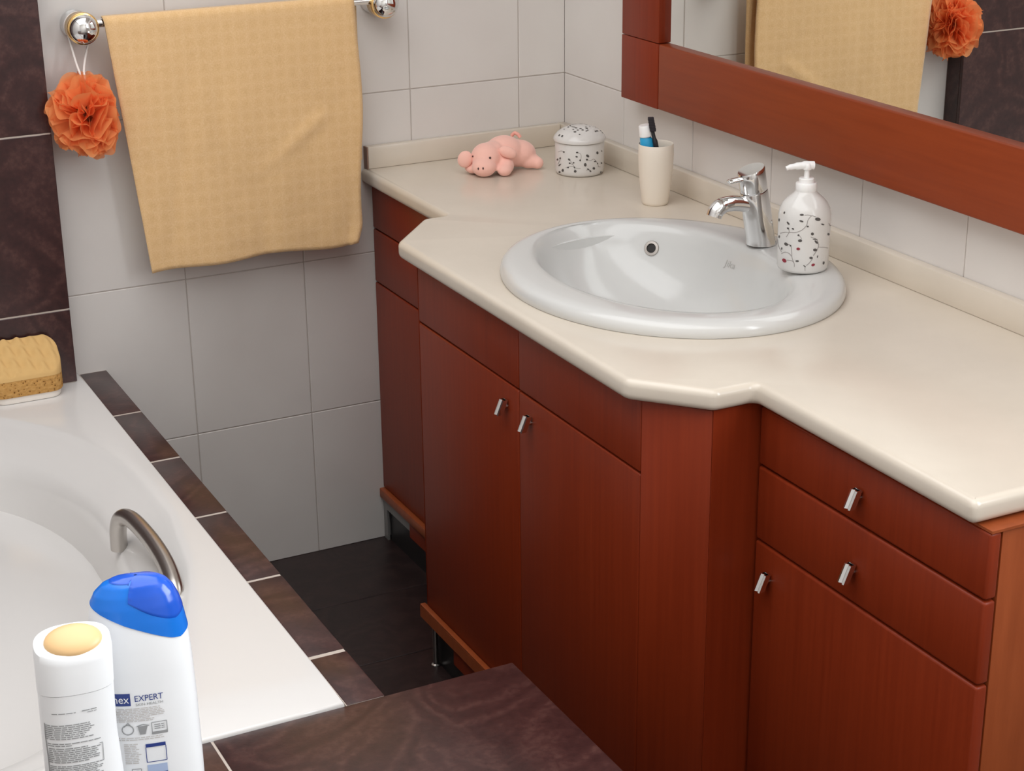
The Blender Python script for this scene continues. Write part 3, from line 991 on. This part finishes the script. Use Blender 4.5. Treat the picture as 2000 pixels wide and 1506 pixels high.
# ------------------------------------------------------------------ plush pig
PX, PY = -0.276, -0.178
pg = thing('plush_pig', 'small pink plush pig lying on the worktop against the upstand', 'plush toy', (PX, PY, ZK))
def pl(rgt, upz, fwd):
    return rv * rgt + fv * fwd + Vector((0, 0, upz))
pb = bmesh.new()
Rz = Matrix((rv, fv, Vector((0, 0, 1)))).transposed()
ellipsoid(pb, pl(0.000, 0.034, 0.006), (0.031, 0.030, 0.030), Rz)           # head
ellipsoid(pb, pl(-0.004, 0.020, -0.018), (0.025, 0.022, 0.0195), Rz)         # snout
ellipsoid(pb, pl(0.012, 0.034, 0.020), (0.030, 0.030, 0.030), Rz)            # neck
ellipsoid(pb, pl(0.036, 0.036, 0.045), (0.040, 0.036, 0.034), Rz)            # chest
ellipsoid(pb, pl(0.064, 0.030, 0.058), (0.038, 0.034, 0.028), Rz)            # rump
ellipsoid(pb, pl(0.040, 0.017, 0.004), (0.0165, 0.020, 0.0170), Rz)          # near front leg
ellipsoid(pb, pl(0.037, 0.012, -0.014), (0.0150, 0.013, 0.0120), Rz)         # its trotter
ellipsoid(pb, pl(0.034, 0.024, 0.022), (0.017, 0.022, 0.018), Rz)
ellipsoid(pb, pl(-0.026, 0.012, 0.014), (0.018, 0.026, 0.0115), Rz)          # far front leg
ellipsoid(pb, pl(0.088, 0.016, 0.048), (0.024, 0.018, 0.0155), Rz)           # hind leg
ellipsoid(pb, pl(0.104, 0.013, 0.042), (0.013, 0.013, 0.0125), Rz)
pme = mesh_of(pb, 'body', M['plush'])
po = link('body', pme, pg)
rm = po.modifiers.new('remesh', 'REMESH'); rm.mode = 'VOXEL'; rm.voxel_size = 0.0028; rm.use_smooth_shade = True
sm = po.modifiers.new('smooth', 'SMOOTH'); sm.factor = 0.5; sm.iterations = 4
def flap(c, r, rot):
    b = bmesh.new()
    ellipsoid(b, c, r, Rz @ rot, 20)
    return b
obj('ear', flap(pl(0.044, 0.046, -0.002), (0.019, 0.008, 0.0115), Matrix.Rotation(0.35, 3, 'Y')), M['plush'], pg, angle=80)
obj('ear', flap(pl(-0.042, 0.033, -0.003), (0.0150, 0.008, 0.0175), Matrix.Rotation(0.35, 3, 'Y')), M['plush'], pg, angle=80)
for (nm, r_, u_, f_, s_) in (('eye', 0.0085, 0.040, -0.0225, 0.0024), ('eye', -0.0262, 0.040, -0.0085, 0.0018), ('nostril', -0.0055, 0.0225, -0.0393, 0.0017), ('nostril', -0.0150, 0.0215, -0.0370, 0.0017)):
    e_ = bmesh.new()
    ellipsoid(e_, pl(r_, u_, f_), (s_, s_, s_ * (1.0 if nm == 'eye' else 1.5)), Rz, 12)
    obj(nm, e_, M['eye'], pg)
obj('tail', tube(smooth_path([pl(0.052, 0.064, 0.068), pl(0.058, 0.070, 0.066), pl(0.065, 0.068, 0.062), pl(0.070, 0.062, 0.060)], 5), 0.0036, 10), M['plush_dark'], pg, angle=80)

# ------------------------------------------------------------------ mirror
mr = thing('wall_mirror', 'large wall mirror in a wide cherry wood frame above worktop', 'mirror', (0, 0, 0))
FX0, FX1 = -0.045, -0.0005
ML, MR_, MB, MT = -0.317, -1.600, 0.9990, 1.95
SW = 0.137
BH = 0.124
obj('bottom_rail', box(FX0, FX1, MR_ + SW + 0.0005, ML - SW - 0.0005, MB, MB + BH, bev=0.0035, seg=3), M['wood_y'], mr)
obj('top_rail', box(FX0, FX1, MR_ + SW + 0.0005, ML - SW - 0.0005, MT - BH, MT, bev=0.0035, seg=3), M['wood_y'], mr)
for ya, yb in ((ML - SW, ML), (MR_, MR_ + SW)):
    obj('corner_block', box(FX0, FX1, ya, yb, MB, MB + BH - 0.0005, bev=0.0012), M['wood_v'], mr)
    obj('corner_block', box(FX0, FX1, ya, yb, MT - BH + 0.0005, MT, bev=0.0012), M['wood_v'], mr)
    obj('stile', box(FX0, FX1, ya, yb, MB + BH + 0.0005, MT - BH - 0.0005, bev=0.0022, seg=2), M['wood_v'], mr)
obj('glass', box(-0.031, -0.022, MR_ + SW - 0.005, ML - SW + 0.005, MB + BH - 0.006, MT - BH + 0.006), M['mirror'], mr)

# ------------------------------------------------------------------ towel rail, towel, bath pouf
BY, BZ = -0.075, 1.1855
KL, KR = -1.036, -0.441
tr = thing('towel_rail', 'chrome towel rail with gold-ringed knob ends on the tiled wall', 'towel rail', (0, 0, 0))
obj('bar', tube([(KL, BY + 0.018, BZ), (KR, BY + 0.018, BZ)], 0.0075, 16), M['chrome'], tr)
for kx in (KL, KR):
    def lat(prof, m, nm, par):
        b = lathe(prof, 36)
        bmesh.ops.rotate(b, matrix=Matrix.Rotation(PI / 2, 3, 'X'), verts=b.verts)
        return obj(nm, b, m, par, loc=(kx + 0.003, 0, BZ - 0.006) if par is tr else (0, 0, 0), angle=40)
    kb = lat([(0.0255, 0.0005), (0.0265, 0.004), (0.0245, 0.008), (0.0225, 0.012), (0.0225, 0.030), (0.024, 0.036)], M['chrome'], 'post', tr)
    lat([(0.0240, 0.0365), (0.0268, 0.038), (0.0282, 0.042), (0.0282, 0.058), (0.0296, 0.061), (0.0300, 0.066), (0.0290, 0.0705), (0.026, 0.0715)], M['gold'], 'gold_ring', kb)
    lat([(0.0262, 0.0700), (0.0266, 0.0735), (0.0250, 0.080), (0.0205, 0.0855), (0.0135, 0.0890), (0.005, 0.0905)], M['chrome'], 'end_cap', kb)

tw = thing('bath_towel', 'mustard yellow terry towel draped over the chrome towel rail', 'towel', (0, 0, 0))
def towel_sheet(y_off, z_bot, xl_top, xr_top, xl_bot, xr_bot, seed, front_=True):
    bm = bmesh.new()
    NU, NV = 60, 64
    yb = BY + 0.018
    grid = []
    for j in range(NV + 1):
        t = j / NV
        row = []
        for i in range(NU + 1):
            s = i / NU
            xl = xl_top + (xl_bot - xl_top) * t
            xr = xr_top + (xr_bot - xr_top) * t
            if front_:
                xr += 0.010 * math.sin(PI * min(1, t * 1.15)) ** 2 - 0.012 * max(0, (t - 0.93) / 0.07)
            x = xl + (xr - xl) * s
            zb = z_bot + (0.016 * s * s + 0.006 * math.sin(s * 5.1) + 0.004 * math.sin(s * 11 + 1) if front_ else 0.01 * s)
            r = 0.0115
            if t < 0.045:
                a = (t / 0.045) * PI / 2
                yy = -r * math.sin(a); z = BZ + r * math.cos(a)
            else:
                z = BZ + (zb - BZ) * (t - 0.045) / 0.955
                yy = -r
            w = min(1.0, t * 2.2)
            fold = noise.noise(Vector((x * 5.0 + seed, z * 2.0, seed))) * 0.012 + noise.noise(Vector((x * 14 + seed, z * 5.0, 3.0 + seed))) * 0.0035
            d = (x + 0.6) * 0.55 + (z - 0.96) * -0.8
            fold += 0.0045 * math.exp(-((d / 0.012) ** 2)) * math.exp(-(((x + .62) / .06) ** 2)) if front_ else 0
            fold += noise.noise(Vector((x * 40, z * 30, seed))) * 0.0010
            sgn = 1 if front_ else -1
            y = yb + sgn * (yy - (abs(fold) * w + 0.010 * t if front_ else 0.0 * w)) + y_off
            if not front_:
                y = yb - yy * 1.0 - 0.004 * t + fold * .3 * w
                y = min(y, -0.012)
            if front_ and s > 0.965 and t > 0.86:
                y -= 0.006 * (t - 0.86) / 0.14
            row.append(bm.verts.new((x, y, z)))
        grid.append(row)
    for a, b in zip(grid, grid[1:]):
        for i in range(NU):
            bm.faces.new((a[i], a[i + 1], b[i + 1], b[i]))
    return bm
ft = obj('front_layer', towel_sheet(0, 0.702, -0.996, -0.503, -0.9475, -0.512, 2.0), M['towel'], tw, angle=80)
bt = obj('back_layer', towel_sheet(0, 0.86, -0.990, -0.490, -0.955, -0.492, 7.0, False), M['towel'], tw, angle=80)
for q in (ft, bt):
    so = q.modifiers.new('thickness', 'SOLIDIFY'); so.thickness = 0.004; so.offset = 0
hem = bmesh.new()
for p0, p1 in (((-0.996, 1.185), (-0.948, 0.705)),):
    pass
hem.free()

PFX, PFY, PFZ = -1.0440, -0.078, 1.0230
pf = thing('bath_pouf', 'orange mesh bath pouf hanging by a white cord from rail knob', 'bath pouf', (PFX, PFY, PFZ))
rg = random.Random(11)
pbm = bmesh.new()
RP = 0.069
for k in range(64):
    ax_ = Vector((rg.gauss(0, 1), rg.gauss(0, .8), rg.gauss(0, .55))).normalized()
    u = ax_.orthogonal().normalized()
    w = ax_.cross(u)
    off = rg.uniform(-0.045, 0.045)
    R1 = math.sqrt(max(RP * RP - off * off, 1e-6)) * rg.uniform(0.86, 1.06)
    R0 = R1 * rg.uniform(0.30, 0.5)
    a0 = rg.uniform(0, 2 * PI); span = rg.uniform(1.4, 3.4)
    N = 34
    ph = rg.uniform(0, 6); fr = rg.uniform(6, 10)
    rows_ = []
    for i in range(N + 1):
        a = a0 + span * i / N
        dr = u * math.cos(a) + w * math.sin(a)
        row = []
        for j in range(4):
            t = j / 3
            wob = math.sin(a * fr * .5 + ph) * 0.0095 * t + math.sin(a * fr * 1.3 + ph * 2) * 0.004 * t
            rr = R0 + (R1 - R0) * t + 0.004 * math.sin(a * 7 + ph) * t
            p_ = ax_ * (off * (0.4 + 0.6 * t) + wob) + dr * rr
            p_.y = max(-0.075, min(p_.y, 0.066))
            p_.z *= 1.12
            if p_.x > 0.040:
                p_.x = 0.040 + (p_.x - 0.040) * 0.5
            row.append(pbm.verts.new(p_))
        rows_.append(row)
    for a, b in zip(rows_, rows_[1:]):
        for j in range(3):
            pbm.faces.new((a[j], a[j + 1], b[j + 1], b[j]))
obj('netting', pbm, M['pouf'], pf, angle=180)
KZ = BZ - 0.006 - PFZ                  # the knob's axis above the pouf's centre
KX = KL + 0.003 - PFX
CYW = 0.046
cd = tube(smooth_path([(KX - 0.0200, CYW, KZ - 0.0160), (-0.006, 0.010, 0.088), (0.0, -0.012, 0.062)], 6), 0.0022, 8)
tube(smooth_path([(KX + 0.0200, CYW, KZ - 0.0160), (0.006, 0.010, 0.088), (0.001, -0.012, 0.062)], 6), 0.0022, 8, cd)
tube([(KX + 0.0250 * math.cos(a), CYW, KZ + 0.0250 * math.sin(a)) for a in [math.radians(-38 + 256 * i / 20) for i in range(21)]], 0.0022, 8, cd)
obj('cord', cd, M['cord'], pf, angle=80)

# ------------------------------------------------------------------ sponge on the bath's back corner
SPX, SPY = -1.2120, -0.092
sg = thing('bath_sponge', 'yellow porous bath sponge with wavy face on the bath rim', 'sponge', (SPX, SPY, ZR))
def round_box(w, d, z0, z1, rad, n=12, top_wave=False):
    pts = []
    for cx_, cy_, a0_ in ((w - rad, d - rad, 0), (-w + rad, d - rad, 90), (-w + rad, -d + rad, 180), (w - rad, -d + rad, 270)):
        for i in range(n + 1):
            a = math.radians(a0_ + 90 * i / n)
            pts.append((cx_ + rad * math.cos(a), cy_ + rad * math.sin(a)))
    return pts
SW_, SD_ = 0.068, 0.031
tilt = Matrix.Rotation(math.radians(14), 3, 'X')
def sp_part(z0, z1, m, nm, inset=0.0, rnd_=0.003):
    pts = round_box(SW_ - inset, SD_ - inset, 0, 0, 0.024)
    def rg_(s, z):
        return [(x * s, y * s, z) for x, y in pts]
    b = loft([rg_(0.97, z0), rg_(1.0, z0 + rnd_), rg_(1.0, z1 - rnd_), rg_(0.985, z1)])
    return obj(nm, b, m, sg, angle=50)
sp_part(0.001, 0.0135, M['pad'], 'pad', 0.004)
sp_part(0.014, 0.046, M['sponge_side'], 'porous_layer')
wv = bmesh.new()
pts = round_box(SW_, SD_, 0, 0, 0.024, 10)
_p2 = []
for k in range(len(pts)):
    a, c = Vector(pts[k]), Vector(pts[(k + 1) % len(pts)])
    m_ = max(1, int((c - a).length / 0.003))
    _p2 += [tuple(a.lerp(c, q / m_)) for q in range(m_)]
pts = _p2
NR = 34
prev = None
loops = []
for k in range(NR + 1):
    s = 1 - k / NR
    lp = []
    for (x, y) in pts:
        X, Y = x * s, y * s
        e = min(1.0, (1 - s) * 9)
        wz = 0.0046 * math.sin(X * 2 * PI / 0.025 + Y * 50 + 0.8) * (0.65 + 0.35 * math.sin(Y * 2 * PI / 0.02 + X * 60)) * e
        lp.append((X, Y, 0.052 + 0.006 * math.sqrt(max(0, 1 - s ** 6)) + wz + (Y + SD_) * 0.90))
    loops.append(lp)
loops = [[(x, y, 0.0462) for x, y in pts]] + loops
loft(loops, True, True, wv)
obj('wavy_layer', wv, M['sponge'], sg, angle=60)

# ------------------------------------------------------------------ bottles on the half wall
def bottle_frame(x, y):
    a = math.atan2(CAM.y - y, CAM.x - x)
    return a + PI / 2          # local -Y faces the camera, local X to the picture's right

def outline_at(tab, v):
    if v <= tab[0][0]:
        return tab[0][1:]
    for a, b in zip(tab, tab[1:]):
        if a[0] <= v <= b[0]:
            t = (v - a[0]) / (b[0] - a[0])
            return tuple(a[i] + (b[i] - a[i]) * t for i in range(1, 4))
    return tab[-1][1:]

# big bottle: (height, left edge, right edge, half depth)
BX, BY_ = -1.4935, -2.0320
bt1 = thing('shampoo_bottle', 'tall white shower gel bottle with glossy blue flip cap', 'bottle', (BX, BY_, HWZ), bottle_frame(BX, BY_), 'toiletry bottles at the bath end')
T1 = [(0.0, -0.034, 0.034, 0.017), (0.004, -0.038, 0.038, 0.021), (0.05, -0.0415, 0.0415, 0.0245), (0.11, -0.0420, 0.0415, 0.0250), (0.165, -0.0418, 0.0408, 0.0245), (0.205, -0.0414, 0.0395, 0.0238),
      (0.225, -0.0410, 0.0382, 0.0228), (0.243, -0.0402, 0.0352, 0.0212), (0.256, -0.0380, 0.0318, 0.0190), (0.265, -0.0335, 0.0280, 0.0160), (0.272, -0.0265, 0.0225, 0.0120), (0.2755, -0.0180, 0.0160, 0.0080), (0.2771, -0.008, 0.007, 0.0035), (0.2775, -0.0012, 0.0012, 0.0008)]
NTH = 64
def pt1(th, v, grow=0.0, tab=None):
    l, r, d = outline_at(tab or T1, v)
    c, s = math.cos(th), math.sin(th)
    e = 0.82
    hw2 = (r - l) / 2 + grow
    return Vector(((l + r) / 2 + hw2 * math.copysign(abs(c) ** e, c), (d + grow) * math.copysign(abs(s) ** e, s), v))
def cut1(u):
    t = [(-0.046, 0.2640), (-0.041, 0.2600), (-0.030, 0.2530), (-0.012, 0.2435), (0.008, 0.2345), (0.024, 0.2275), (0.031, 0.2260), (0.036, 0.2285), (0.045, 0.2340)]
    for a, b in zip(t, t[1:]):
        if a[0] <= u <= b[0]:
            return a[1] + (b[1] - a[1]) * (u - a[0]) / (b[0] - a[0])
    return t[0][1] if u < t[0][0] else t[-1][1]
def col_cut(th):
    v = 0.230
    for _ in range(8):
        v = cut1(pt1(th, v).x)
    return v
cuts = [col_cut(2 * PI * i / NTH) for i in range(NTH)]
NB = 36
b = loft([[pt1(2 * PI * i / NTH, cuts[i] * j / NB) for i in range(NTH)] for j in range(NB + 1)])
obj('bottle_body', b, M['bottle'], bt1, angle=50)
VT = 0.2775
b = loft([[pt1(2 * PI * i / NTH, cuts[i] + (VT - cuts[i]) * (j / 22), 0.0007 if j < 22 else 0.0) for i in range(NTH)] for j in range(23)])
cp1 = obj('cap', b, M['bluecap'], bt1, angle=50)
lb = bmesh.new()
ring_rows = []
NL = 16
def lid_start(th):
    q = pt1(th, 0.245)
    u = q.x
    base_v = col_cut(th)
    return min(0.2745, base_v + 0.016 + 0.005 * max(0, min(1, (0.010 - u) / 0.03)) + 0.06 * max(0.0, min(1.0, (-0.010 - u) / 0.012)))
for j in range(NL + 1):
    ring_rows.append([pt1(2 * PI * i / NTH, (lambda s0: s0 + (VT - s0) * j / NL)(lid_start(2 * PI * i / NTH)), 0.0004 if j == 0 else 0.0013) for i in range(NTH)])
loft(ring_rows, False, True, lb)
obj('flip_lid', lb, M['bluelid'], cp1, angle=50)

def front_surf(ptf, tab):
    def surf(u, v):
        l, r, d = outline_at(tab, v)
        hw2 = (r - l) / 2
        s = max(-0.999, min(0.999, (u - (l + r) / 2) / hw2))
        c = abs(s) ** (1 / 0.82)
        c = min(c, 0.999)
        y = -d * (math.sqrt(1 - c * c)) ** 0.82
        # numeric normal
        def yy(u2, v2):
            l2, r2, d2 = outline_at(tab, v2)
            s2 = max(-0.999, min(0.999, (u2 - (l2 + r2) / 2) / ((r2 - l2) / 2)))
            c2 = min(abs(s2) ** (1 / 0.82), 0.999)
            return -d2 * (math.sqrt(1 - c2 * c2)) ** 0.82
        n_ = Vector(((yy(u + 1e-4, v) - yy(u - 1e-4, v)) / 2e-4, -1, (yy(u, v + 1e-4) - yy(u, v - 1e-4)) / 2e-4)).normalized()
        return Vector((u, y, v)), n_
    return surf
s1 = front_surf(pt1, T1)
def letters(body, size, u0, v0, surf, width=None, lift=0.0005, slope=0.0):
    v, f, w = text_mesh(body, size)
    k = (width / w) if width else 1.0
    bm = bmesh.new()
    vs = []
    for (x, y) in v:
        q, n_ = surf(u0 + x * k, v0 + y + slope * x * k)
        vs.append(bm.verts.new(q + n_ * lift))
    for g in f:
        bm.faces.new([vs[i] for i in g])
    return bm
rt = random.Random(5)
def words(u0, u1, v, h, fill=1.0, slope=0.0):
    """one line of unreadable small print as word-long bars"""
    out = []
    u = u0
    end = u0 + (u1 - u0) * fill
    while u < end - 0.001:
        w = min(rt.uniform(0.002, 0.006), end - u)
        for q in rect2(u, u + w, v, v + h, 2):
            out.append([(a, b_ + slope * (a - u0)) for a, b_ in q])
        u += w + 0.0008
    return out
V1 = lambda py: 0.278 - (py - 1120) / 2215.0
U1 = lambda px, py: (px - (265 + 0.094 * (py - 1130))) / 2300.0
obj('brand_patch', print_on(rect2(-0.038, U1(254, 1340), V1(1354), V1(1329), 10), s1), M['navy'], bt1, smooth=False)
obj('lettering', letters('sanex', 0.0100, U1(251.5, 1340) - 0.0195, V1(1348), s1, 0.0195, 0.0007), M['whiteprint'], bt1, smooth=False)
obj('lettering', letters('EXPERT', 0.0078, U1(262, 1340), V1(1346), s1, U1(314, 1340) - U1(262, 1340)), M['navy'], bt1, smooth=False)
obj('lettering', letters('SKIN HEALTH', 0.0034, U1(264, 1350), V1(1355), s1, U1(314, 1350) - U1(264, 1350)), M['greyprint'], bt1, smooth=False)
pr_ = []
for k in range(9):
    pr_ += words(-0.030, U1(320, 1370), V1(1361 + k * 3.2), 0.0007, rt.uniform(0.72, 1.0))
for k in range(2):
    pr_ += words(-0.030, U1(325, 1425), V1(1421 + k * 4), 0.0007, rt.uniform(0.75, 1.0))
for k in range(12):
    pr_ += words(-0.022, U1(276, 1460), V1(1434 + k * 3.6), 0.0007, rt.uniform(0.7, 1.0))
obj('small_print', print_on(pr_, s1, 0.0005), M['warmgrey'], bt1, smooth=False)
ic = []
for q in ribbon2(disc2(U1(250, 1403), V1(1403), 0.0045, 0.0045, 0, 16) + [disc2(U1(250, 1403), V1(1403), 0.0045, 0.0045, 0, 16)[0]], 0.0008):
    ic.append(q)
ic += ribbon2([(U1(243, 1398), V1(1397)), (U1(250, 1390), V1(1389)), (U1(257, 1398), V1(1397))], 0.0008)
ic += [[(U1(268, 1396), V1(1397)), (U1(271, 1396), V1(1414)), (U1(281, 1396), V1(1414)), (U1(286, 1396), V1(1397))]]
ic += ribbon2([(U1(266, 1396), V1(1397)), (U1(277, 1390), V1(1393.5)), (U1(289, 1396), V1(1397))], 0.0008)
x0, x1 = U1(294, 1400), U1(322, 1400)
ic += ribbon2([(x0, V1(1392)), (x1, V1(1392)), (x1, V1(1416)), (x0, V1(1416)), (x0, V1(1392))], 0.0006)
ic += rect2(x0, x1, V1(1416), V1(1411), 3)
for k in range(3):
    ic += words(x0 + .002, x1 - .001, V1(1398 + 4 * k), 0.0008, 0.9)
x0, x1 = U1(260, 1500), U1(277, 1500)
ic += ribbon2([(x0, V1(1506)), (x0, V1(1485)), (x1, V1(1485)), (x1, V1(1506))], 0.0006)
ic += [disc2(U1(269, 1495), V1(1496), 0.0022, 0.0034, 0, 10)]
obj('icons', print_on(ic, s1, 0.0005), M['greyprint'], bt1, smooth=False)
x0, x1 = U1(284, 1450), U1(321, 1450)
nb = rect2(x0, x1, V1(1442), V1(1435), 4)
nb += ribbon2([(x0, V1(1442)), (x0, V1(1473)), (x1, V1(1473)), (x1, V1(1442))], 0.0006)
nb += rect2(x0, x1, V1(1499), V1(1496), 4)
obj('navy_panel', print_on(nb, s1, 0.0006), M['navy'], bt1, smooth=False)
obj('light_blue_panel', print_on(rect2(x0, x1, V1(1540), V1(1479), 5), s1, 0.0004), M['ltblue'], bt1, smooth=False)

# smaller bottle in front
CX2, CY2 = -1.5560, -2.0690
bt2 = thing('shampoo_bottle', 'shorter white lotion bottle with tan domed cap top, grey small print', 'bottle', (CX2, CY2, HWZ), bottle_frame(CX2, CY2) + 0.06, 'toiletry bottles at the bath end')
T2 = [(0.0, -0.026, 0.026, 0.014), (0.004, -0.0295, 0.0300, 0.018), (0.06, -0.0325, 0.0325, 0.020), (0.12, -0.0322, 0.0292, 0.0200), (0.17, -0.0314, 0.0270, 0.0195), (0.214, -0.0304, 0.0280, 0.0185)]
b = loft([[pt1(2 * PI * i / NTH, 0.214 * j / 30, 0, T2) for i in range(NTH)] for j in range(31)])
obj('bottle_body', b, M['bottle'], bt2, angle=50)
T3 = [(0.2145, -0.0308, 0.0284, 0.0188), (0.2500, -0.0303, 0.0297, 0.0178), (0.2560, -0.0295, 0.0290, 0.0170), (0.2575, -0.0270, 0.0265, 0.0150)]
rows3 = []
for (v, l, r, d) in T3:
    rg3 = []
    for i in range(NTH):
        q = pt1(2 * PI * i / NTH, v, 0, T3)
        if v > 0.2145:
            q.z += q.y * 0.40 - 0.004      # the cap's top slopes towards the front
        rg3.append(q)
    rows3.append(rg3)
cp2 = obj('cap', loft(rows3), M['bottle'], bt2, angle=40)
td = bmesh.new()
ellipsoid(td, (0.0005, -0.0015, 0.2530), (0.0225, 0.0155, 0.0075), Matrix.Rotation(math.radians(24), 3, 'X'), 28)
obj('cap_top', td, M['tan'], cp2, angle=80)
s2 = front_surf(pt1, T2)
V2 = lambda py: 0.214 - (py - 1308) / 2290.0
U2 = lambda px, py: (px - (140 + 0.11 * (py - 1240))) / 2480.0
pp = []
def line2(px0, px1, py, fill=1.0, h=0.0008):
    return words(U2(px0, py), U2(px1, py), V2(py), h, fill)
pp += line2(96, 140, 1342, 1.0, 0.0006) + line2(152, 180, 1341, 1.0, 0.0008) + line2(162, 180, 1345, 1.0, 0.0006)
for k in range(8):
    pp += line2(86, 176, 1366 + k * 3.9, rt.uniform(0.78, 1.0))
for k in range(2):
    pp += line2(90, 188, 1403 + k * 4, (1.0, 0.45)[k])
for k in range(8):
    pp += line2(92, 188, 1413 + k * 4.0, (0.75, 1, .95, .96, .92, 1, .98, .78)[k], 0.0009)
for k in range(22):
    pp += line2(95, 196, 1449 + k * 3.6, rt.uniform(0.82, 1.0))
pp += ribbon2([(U2(186, 1412), V2(1412)), (U2(192, 1412), V2(1412)), (U2(195, 1448), V2(1448)), (U2(188, 1449), V2(1449))], 0.0005)
pp += ribbon2([(U2(84, 1362), V2(1362)), (U2(86, 1390), V2(1390)), (U2(92, 1440), V2(1440)), (U2(97, 1500), V2(1500))], 0.0006)
obj('small_print', print_on(pp, s2, 0.0005), M['greyprint'], bt2, smooth=False)

for o in bpy.data.objects:
    if o.name.split('.')[0] in ('stem_print', 'leaf_print', 'bud_print', 'icons', 'small_print', 'navy_panel'):
        o['kind'] = 'stuff'
